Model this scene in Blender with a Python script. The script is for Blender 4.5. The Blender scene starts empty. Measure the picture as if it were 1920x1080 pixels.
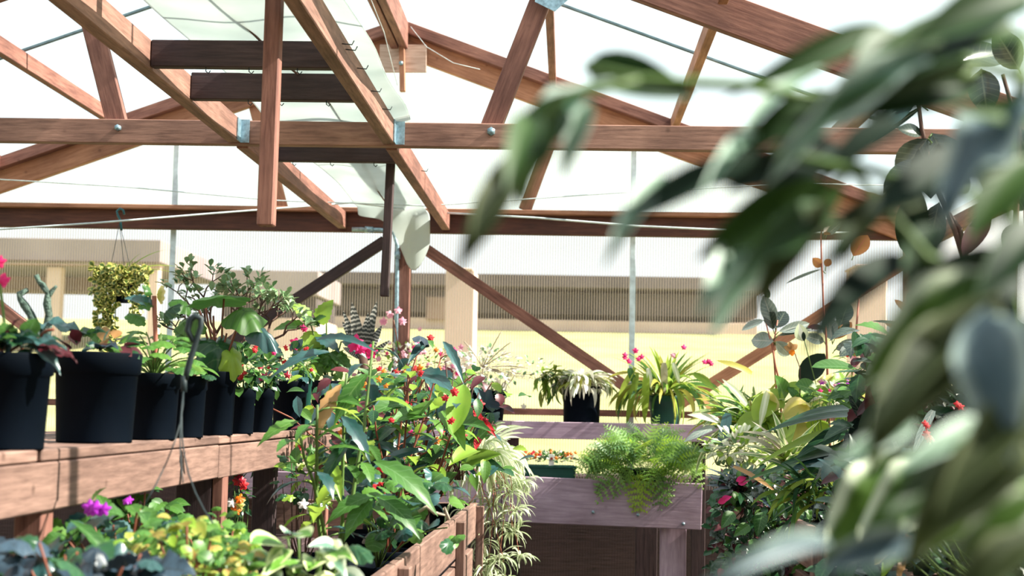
import bpy, bmesh, math, random
from mathutils import Vector, Matrix, noise
PI = math.pi
rad = math.radians
scene = bpy.context.scene
COL = scene.collection
F = 2667.0
# ---------------------------------------------------------------- camera
CAM = Vector((0, 0, 1.30))
YAW, PITCH, ROLL = rad(2.32), rad(4.85), rad(1.15)
RM = Matrix.Rotation(YAW, 3, 'Z') @ Matrix.Rotation(PI/2 + PITCH, 3, 'X') @ Matrix.Rotation(ROLL, 3, 'Z')
cd = bpy.data.cameras.new('camera')
cam = bpy.data.objects.new('camera', cd); COL.objects.link(cam)
cam.matrix_world = Matrix.Translation(CAM) @ RM.to_4x4()
cd.sensor_width = 36; cd.lens = 36*F/1920; cd.clip_start = .05; cd.clip_end = 400
cd.dof.use_dof = True; cd.dof.focus_distance = 4.7; cd.dof.aperture_fstop = 4.8
scene.camera = cam
# ---------------------------------------------------------------- sky, sun, exposure
w = bpy.data.worlds.new('sky'); scene.world = w; w.use_nodes = True
bg = w.node_tree.nodes['Background']
bg.inputs[0].default_value = (.84, .96, 1.0, 1); bg.inputs[1].default_value = 1.38
sd = bpy.data.lights.new('sun', 'SUN'); sd.energy = 17; sd.angle = rad(.6); sd.color = (1, .93, .80)
sun = bpy.data.objects.new('sun', sd); COL.objects.link(sun)
SUNDIR = Vector((.76, -.05, .66)).normalized()
sun.rotation_euler = SUNDIR.to_track_quat('Z', 'Y').to_euler(); sun.location = (6, -2, 9)
scene.view_settings.view_transform = 'Standard'; scene.view_settings.look = 'None'
scene.view_settings.gamma = 1; scene.view_settings.use_curve_mapping = False
scene.view_settings.exposure = 0.0
scene.cycles.max_bounces = 8; scene.cycles.transparent_max_bounces = 24
scene.cycles.sample_clamp_indirect = 6
# ---------------------------------------------------------------- placing helpers
def at(px, py, Y):
    """world point on the plane y=Y seen at a pixel of the 1920x1080 frame"""
    d = RM @ Vector(((px-960)/F, -(py-540)/F, -1))
    return CAM + d*((Y-CAM.y)/d.y)
def proj(p):
    v = RM.transposed() @ (Vector(p)-CAM)
    return (960 + F*v.x/-v.z, 540 - F*v.y/-v.z)
# ---------------------------------------------------------------- materials
def nt(name):
    m = bpy.data.materials.new(name); m.use_nodes = True
    t = m.node_tree; t.nodes.clear()
    out = t.nodes.new('ShaderNodeOutputMaterial')
    return m, t, out
def N(t, kind, **kw):
    n = t.nodes.new('ShaderNode'+kind)
    for k, v in kw.items():
        if k.startswith('i_'): n.inputs[k[2:].replace('_', ' ')].default_value = v
        else: setattr(n, k, v)
    return n
def c4(c): return (c[0], c[1], c[2], 1)
def mixc(t, fac, a, b, mode='MIX'):
    n = t.nodes.new('ShaderNodeMix'); n.data_type = 'RGBA'; n.blend_type = mode
    for i, v in ((0, fac), (6, a), (7, b)):
        if hasattr(v, 'links') or hasattr(v, 'is_output'): t.links.new(v, n.inputs[i])
        elif i == 0: n.inputs[0].default_value = v
        else: n.inputs[i].default_value = c4(v)
    return n.outputs[2]
def ramp(t, val, stops):
    n = t.nodes.new('ShaderNodeValToRGB'); t.links.new(val, n.inputs[0])
    e = n.color_ramp.elements
    while len(e) > 1: e.remove(e[0])
    e[0].position = stops[0][0]; e[0].color = c4(stops[0][1])
    for p, c in stops[1:]:
        x = e.new(p); x.color = c4(c)
    return n.outputs[0]
def math_(t, op, a, b=None, c=None):
    n = t.nodes.new('ShaderNodeMath'); n.operation = op
    for i, v in enumerate((a, b, c)):
        if v is None: continue
        if hasattr(v, 'is_output'): t.links.new(v, n.inputs[i])
        else: n.inputs[i].default_value = v
    return n.outputs[0]
def wood(name, dark, light, rough=.75, knots=.5, bump=.25):
    m, t, out = nt(name)
    tc = N(t, 'TexCoord'); oi = N(t, 'ObjectInfo')
    mp = N(t, 'Mapping'); mp.inputs['Scale'].default_value = (2.2, 26, 26)
    ofs = N(t, 'VectorMath', operation='SCALE'); t.links.new(oi.outputs['Random'], ofs.inputs['Scale']); ofs.inputs[0].default_value = (37, 11, 5)
    add = N(t, 'VectorMath', operation='ADD'); t.links.new(tc.outputs['Object'], add.inputs[0]); t.links.new(ofs.outputs[0], add.inputs[1])
    t.links.new(add.outputs[0], mp.inputs[0])
    n1 = N(t, 'TexNoise'); n1.inputs['Scale'].default_value = 3; n1.inputs['Detail'].default_value = 8; n1.inputs['Roughness'].default_value = .65
    t.links.new(mp.outputs[0], n1.inputs[0])
    n2 = N(t, 'TexNoise'); n2.inputs['Scale'].default_value = 3.5; n2.inputs['Detail'].default_value = 4
    t.links.new(add.outputs[0], n2.inputs[0])
    n3 = N(t, 'TexVoronoi'); n3.inputs['Scale'].default_value = 7
    t.links.new(add.outputs[0], n3.inputs[0])
    mid = tuple((a+b)/2 for a, b in zip(dark, light))
    base = ramp(t, n1.outputs[0], [(.3, dark), (.5, mid), (.72, light)])
    st = ramp(t, n2.outputs[0], [(.35, (.55, .5, .5)), (.6, (1, 1, 1))])
    base = mixc(t, .8, base, st, 'MULTIPLY')
    kn = ramp(t, n3.outputs['Distance'], [(.03, (.25, .18, .15)), (.09, (1, 1, 1))])
    base = mixc(t, knots, base, kn, 'MULTIPLY')
    tone = math_(t, 'MULTIPLY_ADD', oi.outputs['Random'], .3, .85)
    hv = N(t, 'HueSaturation'); t.links.new(base, hv.inputs['Color']); t.links.new(tone, hv.inputs['Value'])
    b = N(t, 'BsdfPrincipled'); b.inputs['Roughness'].default_value = rough
    t.links.new(hv.outputs[0], b.inputs['Base Color'])
    bp = N(t, 'Bump'); bp.inputs['Strength'].default_value = bump; bp.inputs['Distance'].default_value = .004
    t.links.new(n1.outputs[0], bp.inputs['Height']); t.links.new(bp.outputs[0], b.inputs['Normal'])
    t.links.new(b.outputs[0], out.inputs[0]); return m
def plain(name, c, rough=.5, metal=0, var=.25, scale=20, bump=0, spec=.3):
    m, t, out = nt(name)
    tc = N(t, 'TexCoord'); n1 = N(t, 'TexNoise'); n1.inputs['Scale'].default_value = scale; n1.inputs['Detail'].default_value = 5
    t.links.new(tc.outputs['Object'], n1.inputs[0])
    col = ramp(t, n1.outputs[0], [(.3, tuple(x*(1-var) for x in c)), (.7, tuple(min(1, x*(1+var)) for x in c))])
    b = N(t, 'BsdfPrincipled'); b.inputs['Roughness'].default_value = rough; b.inputs['Metallic'].default_value = metal; b.inputs['Specular IOR Level'].default_value = spec
    t.links.new(col, b.inputs['Base Color'])
    if bump:
        bp = N(t, 'Bump'); bp.inputs['Strength'].default_value = bump; bp.inputs['Distance'].default_value = .02
        t.links.new(n1.outputs[0], bp.inputs['Height']); t.links.new(bp.outputs[0], b.inputs['Normal'])
    t.links.new(b.outputs[0], out.inputs[0]); return m
def sheet(name, clear, milk, axis='X', rib=.0146, contrast=.35, tint=(1, 1, 1), ribcol=(.9, .75, .62)):
    """twin-wall polycarbonate: clear flutes between milky ribs"""
    m, t, out = nt(name)
    tc = N(t, 'TexCoord'); sp = N(t, 'SeparateXYZ'); t.links.new(tc.outputs['Object'], sp.inputs[0])
    ph = math_(t, 'MULTIPLY', sp.outputs[axis], 2*PI/rib)
    s = math_(t, 'MULTIPLY_ADD', math_(t, 'SINE', ph), .5, .5)
    s = math_(t, 'POWER', s, 2.0)
    nz = N(t, 'TexNoise'); nz.inputs['Scale'].default_value = 1.3; nz.inputs['Detail'].default_value = 4
    mp = N(t, 'Mapping'); mp.inputs['Scale'].default_value = (1, 1, 3.5); t.links.new(tc.outputs['Object'], mp.inputs[0]); t.links.new(mp.outputs[0], nz.inputs[0])
    fac = math_(t, 'MULTIPLY_ADD', s, contrast, milk)
    fac = math_(t, 'ADD', fac, math_(t, 'MULTIPLY_ADD', nz.outputs[0], .3, -.15))
    fac = math_(t, 'MINIMUM', math_(t, 'MAXIMUM', fac, .02), .95)
    tr = N(t, 'BsdfTransparent'); tr.inputs[0].default_value = c4(tuple(clear*x for x in tint))
    tl = N(t, 'BsdfTranslucent'); tl.inputs[0].default_value = c4(ribcol)
    df = N(t, 'BsdfDiffuse'); df.inputs[0].default_value = c4(ribcol)
    m1 = N(t, 'MixShader'); m1.inputs[0].default_value = .35
    t.links.new(tl.outputs[0], m1.inputs[1]); t.links.new(df.outputs[0], m1.inputs[2])
    m2 = N(t, 'MixShader'); t.links.new(fac, m2.inputs[0]); t.links.new(tr.outputs[0], m2.inputs[1]); t.links.new(m1.outputs[0], m2.inputs[2])
    t.links.new(m2.outputs[0], out.inputs[0]); return m
def leafmat(name, a, b, edge=None, ew=(.55, .8), vein=None, trans=.35, rough=.42, band=None, mid=None, back=None, spec=.5):
    """a/b: two leaf greens mixed per leaf and by noise; edge: margin colour; vein: midrib colour; band: cross bands; mid: centre stripe"""
    m, t, out = nt(name)
    uv = N(t, 'UVMap', uv_map='uv'); rv = N(t, 'UVMap', uv_map='rnd'); oi = N(t, 'ObjectInfo'); tc = N(t, 'TexCoord')
    su = N(t, 'SeparateXYZ'); t.links.new(uv.outputs[0], su.inputs[0])
    sr = N(t, 'SeparateXYZ'); t.links.new(rv.outputs[0], sr.inputs[0])
    r = math_(t, 'FRACT', math_(t, 'ADD', sr.outputs[0], oi.outputs['Random']))
    nz = N(t, 'TexNoise'); nz.inputs['Scale'].default_value = 4; nz.inputs['Detail'].default_value = 4
    cb = N(t, 'CombineXYZ'); t.links.new(su.outputs[0], cb.inputs[0]); t.links.new(su.outputs[1], cb.inputs[1]); t.links.new(math_(t, 'MULTIPLY', r, 50.0), cb.inputs[2])
    t.links.new(cb.outputs[0], nz.inputs[0])
    fac = math_(t, 'MULTIPLY_ADD', nz.outputs[0], .7, math_(t, 'MULTIPLY_ADD', r, .8, -.25))
    fac = math_(t, 'MINIMUM', math_(t, 'MAXIMUM', fac, 0), 1)
    col = mixc(t, fac, a, b)
    au = math_(t, 'ABSOLUTE', math_(t, 'MULTIPLY_ADD', su.outputs[0], 2.0, -1.0))
    wob = math_(t, 'MULTIPLY_ADD', nz.outputs[0], .5, -.25)
    if band:
        s = math_(t, 'SINE', math_(t, 'MULTIPLY_ADD', su.outputs[1], 75.0, math_(t, 'MULTIPLY', nz.outputs[0], 6.0)))
        col = mixc(t, math_(t, 'GREATER_THAN', s, .25), col, band)
    if mid:
        col = mixc(t, math_(t, 'LESS_THAN', math_(t, 'ADD', au, wob), .32), col, mid)
    if edge:
        mr = N(t, 'MapRange'); mr.interpolation_type = 'SMOOTHSTEP'
        t.links.new(math_(t, 'ADD', au, wob), mr.inputs[0]); mr.inputs[1].default_value = ew[0]; mr.inputs[2].default_value = ew[1]
        col = mixc(t, mr.outputs[0], col, edge)
    if vein:
        v1 = math_(t, 'LESS_THAN', au, .06)
        sv = math_(t, 'SINE', math_(t, 'ADD', math_(t, 'MULTIPLY', su.outputs[1], 50.0), math_(t, 'MULTIPLY', au, -9.0)))
        v = math_(t, 'MAXIMUM', v1, math_(t, 'MULTIPLY', math_(t, 'GREATER_THAN', sv, .9), .55))
        col = mixc(t, v, col, vein)
    if back:
        g = N(t, 'NewGeometry'); col = mixc(t, g.outputs['Backfacing'], col, back)
    p = N(t, 'BsdfPrincipled'); p.inputs['Roughness'].default_value = rough; p.inputs['Specular IOR Level'].default_value = spec
    t.links.new(col, p.inputs['Base Color'])
    tl = N(t, 'BsdfTranslucent')
    t.links.new(mixc(t, .55, col, (.75, .9, .08), 'MULTIPLY') if not edge else col, tl.inputs[0])
    g2 = N(t, 'Gamma'); g2.inputs[1].default_value = .8; t.links.new(col, g2.inputs[0]); t.links.new(g2.outputs[0], tl.inputs[0])
    mx = N(t, 'MixShader'); mx.inputs[0].default_value = trans
    t.links.new(p.outputs[0], mx.inputs[1]); t.links.new(tl.outputs[0], mx.inputs[2]); t.links.new(mx.outputs[0], out.inputs[0])
    return m
W_RED = wood('red_brown_timber', (.13, .045, .034), (.35, .155, .115))
W_TIE = wood('tie_timber', (.16, .075, .055), (.42, .22, .165))
W_DARK = wood('dark_timber', (.028, .014, .018), (.085, .045, .048), bump=.4)
W_DEEP = wood('plate_timber', (.05, .014, .010), (.13, .042, .026))
W_ORANGE = wood('orange_hazed_timber', (.30, .115, .06), (.55, .26, .155))  # orange wood; its lightness also paints bright haze onto the gable rafters
W_PINK = wood('bench_timber', (.12, .062, .048), (.33, .195, .155), knots=.7)
W_GREY = wood('weathered_timber', (.34, .23, .32), (.58, .43, .55), knots=.3)
W_PALE = wood('plywood', (.42, .26, .19), (.72, .52, .44))
STEEL = plain('galvanised_steel', (.30, .42, .50), .4, .6, .35, 60)
ALU = plain('aluminium_bar', (.16, .22, .25), .5, .3)
WHITE_STRIP = plain('white_channel', (.60, .68, .74), .5)
WIRE = plain('pale_wire', (.62, .68, .70), .5)
DARKWIRE = plain('dark_wire', (.02, .03, .035), .5)
TEAL = plain('teal_hook', (.02, .10, .12), .4)
BLACK = plain('black_plastic', (.001, .003, .007), .7, 0, .3, 8, 0, .06)
GREENP = plain('green_plastic', (.008, .06, .045), .5, 0, .25, 8)
TERRA = plain('terracotta', (.45, .16, .08), .8)
SOIL = plain('soil', (.02, .013, .01), .95, 0, .6, 120, .8)
PALEWOOD = plain('label_white', (.8, .8, .78), .5)
SHEET_W = sheet('fluted_wall_sheet', .92, .08, contrast=.42, tint=(1, .955, .93), ribcol=(.60, .47, .42))
SHEET_L = sheet('fluted_shaded_sheet', .80, .05, contrast=.25, ribcol=(.09, .055, .05))  # ribs darkened: the shade below the bench is put into their colour
SHEET_G = sheet('fluted_gable_sheet', .95, .30, contrast=.22, ribcol=(.97, .95, .85))
SHEET_S = sheet('fluted_side_sheet', .80, .14, axis='Y', contrast=.3, ribcol=(.6, .5, .42))
ROOFM = sheet('roof_glazing', .93, .10, axis='Y', rib=.012, contrast=.04, tint=(.95, 1, 1), ribcol=(.85, .95, .95))
# cloth
def clothmat():
    m, t, out = nt('shade_cloth')
    tc = N(t, 'TexCoord'); nz = N(t, 'TexNoise'); nz.inputs['Scale'].default_value = 3; nz.inputs['Detail'].default_value = 6
    t.links.new(tc.outputs['Object'], nz.inputs[0])
    col = ramp(t, nz.outputs[0], [(.3, (.62, .68, .66)), (.7, (.80, .84, .82))])
    tl = N(t, 'BsdfTranslucent'); df = N(t, 'BsdfDiffuse'); tr = N(t, 'BsdfTransparent')
    t.links.new(col, tl.inputs[0]); t.links.new(col, df.inputs[0])
    m1 = N(t, 'MixShader'); m1.inputs[0].default_value = .45
    t.links.new(tl.outputs[0], m1.inputs[1]); t.links.new(df.outputs[0], m1.inputs[2])
    m2 = N(t, 'MixShader'); m2.inputs[0].default_value = .9
    t.links.new(tr.outputs[0], m2.inputs[1]); t.links.new(m1.outputs[0], m2.inputs[2])
    t.links.new(m2.outputs[0], out.inputs[0]); return m
CLOTH = clothmat()
# ---------------------------------------------------------------- object helpers
def tag(o, label=None, cat=None, group=None, kind=None):
    if label: o['label'] = label
    if cat: o['category'] = cat
    if group: o['group'] = group
    if kind: o['kind'] = kind
    return o
def link(name, me, mat, parent=None, smooth=False):
    o = bpy.data.objects.new(name, me); COL.objects.link(o)
    if mat is not None and not me.materials: me.materials.append(mat)
    if smooth:
        me.polygons.foreach_set('use_smooth', [True]*len(me.polygons))
    if parent is not None: o.parent = parent
    return o
def frombm(bm, name='m'):
    me = bpy.data.meshes.new(name); bm.to_mesh(me); bm.free(); return me
def root(name, label, cat, loc, group=None, kind=None):
    o = bpy.data.objects.new(name, None); COL.objects.link(o); o.location = loc; o.empty_display_size = .05
    return tag(o, label, cat, group, kind)
def boxmesh(lx, ly, lz, ch=.003):
    bm = bmesh.new(); bmesh.ops.create_cube(bm, size=1)
    for v in bm.verts: v.co = Vector((v.co.x*lx, v.co.y*ly, v.co.z*lz))
    if ch: bmesh.ops.bevel(bm, geom=bm.edges[:], offset=min(ch, lx*.3, ly*.3, lz*.3), segments=1, affect='EDGES')
    return frombm(bm)
def beam(name, p0, p1, wd, ht, mat, parent=None, up=(0, 0, 1)):
    """timber from p0 to p1; ht measured along up, wd across"""
    p0, p1 = Vector(p0), Vector(p1); x = (p1-p0); L = x.length; x.normalize()
    y = Vector(up).cross(x).normalized(); z = x.cross(y)
    o = link(name, boxmesh(L, wd, ht), mat)
    M = Matrix((x, y, z)).transposed().to_4x4(); M.translation = (p0+p1)/2
    if parent is not None:
        o.parent = parent; M = parent_matrix(parent).inverted() @ M
    o.matrix_local = M; return o
def parent_matrix(p):
    return p.matrix_basis if p.parent is None else parent_matrix(p.parent) @ p.matrix_basis
def frames(pts):
    out = []; prev = None
    for i, p in enumerate(pts):
        a = pts[max(0, i-1)]; b = pts[min(len(pts)-1, i+1)]
        t = (b-a); t = t.normalized() if t.length > 1e-9 else Vector((0, 0, 1))
        if prev is None:
            n = t.cross(Vector((.13, .97, .2))).normalized()
        else:
            n = (prev - t*prev.dot(t)).normalized()
        prev = n; out.append((n, t.cross(n)))
    return out
def tube_into(bm, pts, r, seg=6, caps=True):
    pts = [Vector(p) for p in pts]; rs = r if isinstance(r, (list, tuple)) else [r]*len(pts)
    if len(rs) != len(pts): rs = [rs[0]+(rs[-1]-rs[0])*i/(len(pts)-1) for i in range(len(pts))]
    rings = []
    for p, (n, b), q in zip(pts, frames(pts), rs):
        rings.append([bm.verts.new(p + (n*math.cos(2*PI*k/seg)+b*math.sin(2*PI*k/seg))*q) for k in range(seg)])
    for A, B in zip(rings, rings[1:]):
        for k in range(seg): bm.faces.new((A[k], A[(k+1) % seg], B[(k+1) % seg], B[k]))
    if caps:
        bm.faces.new(rings[0][::-1]); bm.faces.new(rings[-1])
def tubes(name, paths, r, mat, parent=None, seg=6, loc=None):
    bm = bmesh.new()
    for p in paths:
        if isinstance(p, tuple) and len(p) == 2 and isinstance(p[0], list): tube_into(bm, p[0], p[1], seg)
        else: tube_into(bm, p, r, seg)
    me = frombm(bm)
    o = link(name, me, mat, None, True)
    if parent is not None:
        o.parent = parent; L = parent_matrix(parent).translation; me.transform(Matrix.Translation(-L))
    return o
def curve(p0, p1, sag=Vector((0, 0, 0)), n=7, wob=0, R=random):
    p0, p1 = Vector(p0), Vector(p1); out = []
    for i in range(n):
        s = i/(n-1); q = p0.lerp(p1, s) + Vector(sag)*(4*s*(1-s))
        if wob and 0 < i < n-1: q += Vector((R.uniform(-wob, wob), R.uniform(-wob, wob), R.uniform(-wob, wob)))
        out.append(q)
    return out
def lathe(prof, seg=28):
    bm = bmesh.new(); rings = []
    for r, z in prof:
        rings.append([bm.verts.new((r*math.cos(2*PI*k/seg), r*math.sin(2*PI*k/seg), z)) for k in range(seg)] if r > 1e-6 else [bm.verts.new((0, 0, z))])
    for A, B in zip(rings, rings[1:]):
        for k in range(seg):
            k2 = (k+1) % seg
            if len(A) == 1 and len(B) == 1: continue
            if len(A) == 1: bm.faces.new((A[0], B[k2], B[k]))
            elif len(B) == 1: bm.faces.new((A[k], A[k2], B[0]))
            else: bm.faces.new((A[k], A[k2], B[k2], B[k]))
    bmesh.ops.recalc_face_normals(bm, faces=bm.faces[:])
    return frombm(bm)
# ---------------------------------------------------------------- leaf templates
TPL = {}
def prof_fn(kind):
    def s(a, b): return lambda t: .5*max(0, math.sin(PI*t**a))**b
    return {'ovate': s(.72, .85), 'lance': s(.8, 1.25), 'ellip': s(1, .7), 'obov': s(1.45, .75), 'heart': s(.5, .7), 'needle': s(.9, 1.1),
            'strap': lambda t: .5*min(1, .55+t*3)*min(1, max(0, (1-t))*2.6)**.75,
            'sword': lambda t: .5*min(1, .7+t*2)*max(0, 1-t**2.2)**.8}[kind]
ASP = {'ovate': .6, 'lance': .35, 'ellip': .5, 'obov': .6, 'heart': .9, 'needle': .3, 'strap': .07, 'sword': .12}
def leaf_tpl(key, kind, n=7, cols=2, droop=.4, fold=.25, wave=0, teeth=0, twist=0):
    asp = ASP[kind]
    f = prof_fn(kind); V = []; U = []; Fc = []
    y = z = 0; th = 0
    for i in range(n+1):
        t = i/n
        if i: th = -droop*((i-.5)/n); y += math.cos(th)/n; z += math.sin(th)/n
        hw = max(f(t), .012 if 0 < i < n else .004)
        if teeth and 0 < i < n: hw *= 1+(teeth if i % 2 else -teeth*.6)
        tw = twist*t
        for c in range(-cols, cols+1):
            u = c/cols
            dx = hw*u; dz = (abs(u)*hw*fold + wave*math.sin(t*14+u*2)*abs(u)*.12)*asp
            V.append((dx*math.cos(tw), y + dx*math.sin(tw)*.2, z + dz + dx*math.sin(tw)*asp)); U.append((u*.5+.5, t))
    w_ = 2*cols+1
    for i in range(n):
        for c in range(2*cols):
            a = i*w_+c; Fc.append((a, a+1, a+1+w_, a+w_))
    TPL[key] = (V, Fc, U)
def lobed_tpl(key, lobes, depth, rings=2, cup=.15, pts=4, heart=.35):
    """roundish lobed leaf; stalk joins at the notch at the origin"""
    n = lobes*pts; V = [(0, .5, 0)]; U = [(.5, .5)]; Fc = []
    for rg in range(1, rings+1):
        q = rg/rings
        for k in range(n):
            a = 2*PI*k/n; ph = (k % pts)/pts
            r = 1 - depth*(1-abs(2*ph-1)**1.0)*q
            r *= 1 - heart*max(0, math.cos(a+PI))**6*.9 if True else 1
            r *= .5*(1+.12*math.cos(a))*q
            V.append((math.sin(a)*r, .5+math.cos(a)*r, -cup*q*q*.5 + .04*math.sin(a*lobes)*q)); U.append((.5+q*.5, .5+.5*math.cos(a)*q))
    for k in range(n): Fc.append((0, 1+(k+1) % n, 1+k))
    for rg in range(1, rings):
        o = 1+(rg-1)*n; o2 = o+n
        for k in range(n): Fc.append((o+k, o+(k+1) % n, o2+(k+1) % n, o2+k))
    TPL[key] = (V, [f[::-1] if len(f) == 3 else f[::-1] for f in Fc], U)
leaf_tpl('ovate', 'ovate', 8, 2, .5, .3)
leaf_tpl('ovate_d', 'ovate', 8, 2, 1.2, .25, wave=.6)
leaf_tpl('ovate_w', 'ovate', 10, 2, .8, .1, wave=1.2)
leaf_tpl('ellip', 'ellip', 8, 2, .25, .25)
leaf_tpl('ellip_d', 'ellip', 8, 2, .8, .3)
leaf_tpl('lance', 'lance', 8, 2, .7, .3)
leaf_tpl('lance_d', 'lance', 9, 2, 1.5, .3)
leaf_tpl('tooth', 'ovate', 12, 2, .8, .25, teeth=.13)
leaf_tpl('tooth_l', 'lance', 12, 2, 1.0, .25, teeth=.16)
leaf_tpl('heart', 'heart', 8, 2, .7, .25, wave=.8)
leaf_tpl('obov', 'obov', 6, 1, .2, .3)
leaf_tpl('obov_c', 'obov', 4, 1, 1.0, .5)
leaf_tpl('small', 'ellip', 4, 1, .4, .3)
leaf_tpl('needle', 'needle', 3, 1, .4, .2)
leaf_tpl('strap1', 'strap', 8, 1, .7, .35)
leaf_tpl('strap2', 'strap', 9, 1, 1.5, .35, twist=.4)
leaf_tpl('strap3', 'strap', 11, 1, 2.5, .35, twist=-.5)
leaf_tpl('sword', 'sword', 7, 1, .35, .4)
leaf_tpl('sword2', 'sword', 9, 1, 1.1, .4, twist=.3)
lobed_tpl('maple', 5, .42, 2, .25)
lobed_tpl('geran', 9, .12, 2, .35, pts=3)
lobed_tpl('begon', 7, .18, 2, .5, pts=4, heart=.7)
lobed_tpl('flower', 5, .45, 2, .35, pts=4, heart=0)
lobed_tpl('round', 12, .02, 2, .3, pts=2)
def fern_tpl(key, pairs=11, droop=1.1):
    V = []; Fc = []; U = []
    y = z = 0; prev = None; cen = []
    n = pairs+1
    for i in range(n+1):
        th = .25-droop*i/n
        if i: y += math.cos(th)/n; z += math.sin(th)/n
        cen.append((y, z, th))
    def addq(P, u):
        b = len(V); V.extend(P); U.extend([(.5, .1), (.5, .5), (.9, .9), (.1, .9)][:len(P)] if u is None else u); Fc.append(tuple(range(b, b+len(P))))
    for i in range(n):
        (y0, z0, _), (y1, z1, _) = cen[i], cen[i+1]
        addq([(-.006, y0, z0), (.006, y0, z0), (.005, y1, z1), (-.005, y1, z1)], None)
    for i in range(1, n+1):
        y0, z0, th = cen[i]; t = i/n
        L = .42*(1-t)**.8+.03
        for s in (-1, 1):
            k = max(2, int(6*(1-t))+2)
            for j in range(k):
                q0, q1 = j/k, (j+1)/k
                wq = .085*(1-q0*.75)*(1-t*.5)
                dx0, dx1 = s*L*q0, s*L*q1
                fy = .35
                a = (dx0, y0+abs(dx0)*fy, z0-abs(dx0)*.12*(1+q0)); b = (dx1, y0+abs(dx1)*fy, z0-abs(dx1)*.12*(1+q1))
                mx = (dx0+dx1)/2+s*L/k*.45
                my = y0+abs((dx0+dx1)/2)*fy; mz = z0-abs(mx)*.16
                addq([a, (mx, my-wq*.7, mz), b, (mx-s*L/k*.2, my+wq, mz)][::1 if s > 0 else -1], None)
    TPL[key] = (V, Fc, U)
fern_tpl('fern', 7, 1.1); fern_tpl('fern_d', 7, 2.0)
MESHES = {}
def tpl_mesh(key, mat):
    k = (key, mat.name)
    if k in MESHES: return MESHES[k]
    V, Fc, U = TPL[key]
    me = bpy.data.meshes.new(key); me.from_pydata(V, [], Fc)
    uv = me.uv_layers.new(name='uv'); rn = me.uv_layers.new(name='rnd')
    for lp in me.loops: uv.data[lp.index].uv = U[lp.vertex_index]; rn.data[lp.index].uv = (0, 0)
    me.polygons.foreach_set('use_smooth', [True]*len(me.polygons)); me.materials.append(mat)
    MESHES[k] = me; return me
def orient(base, d, up, W, L):
    d = Vector(d).normalized(); up = Vector(up)
    x = d.cross(up)
    if x.length < 1e-3: x = d.cross(Vector((.3, .8, .1)))
    x.normalize(); z = x.cross(d)
    M = Matrix(((x.x*W, d.x*L, z.x*L, base[0]), (x.y*W, d.y*L, z.y*L, base[1]), (x.z*W, d.z*L, z.z*L, base[2]), (0, 0, 0, 1)))
    return M
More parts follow.
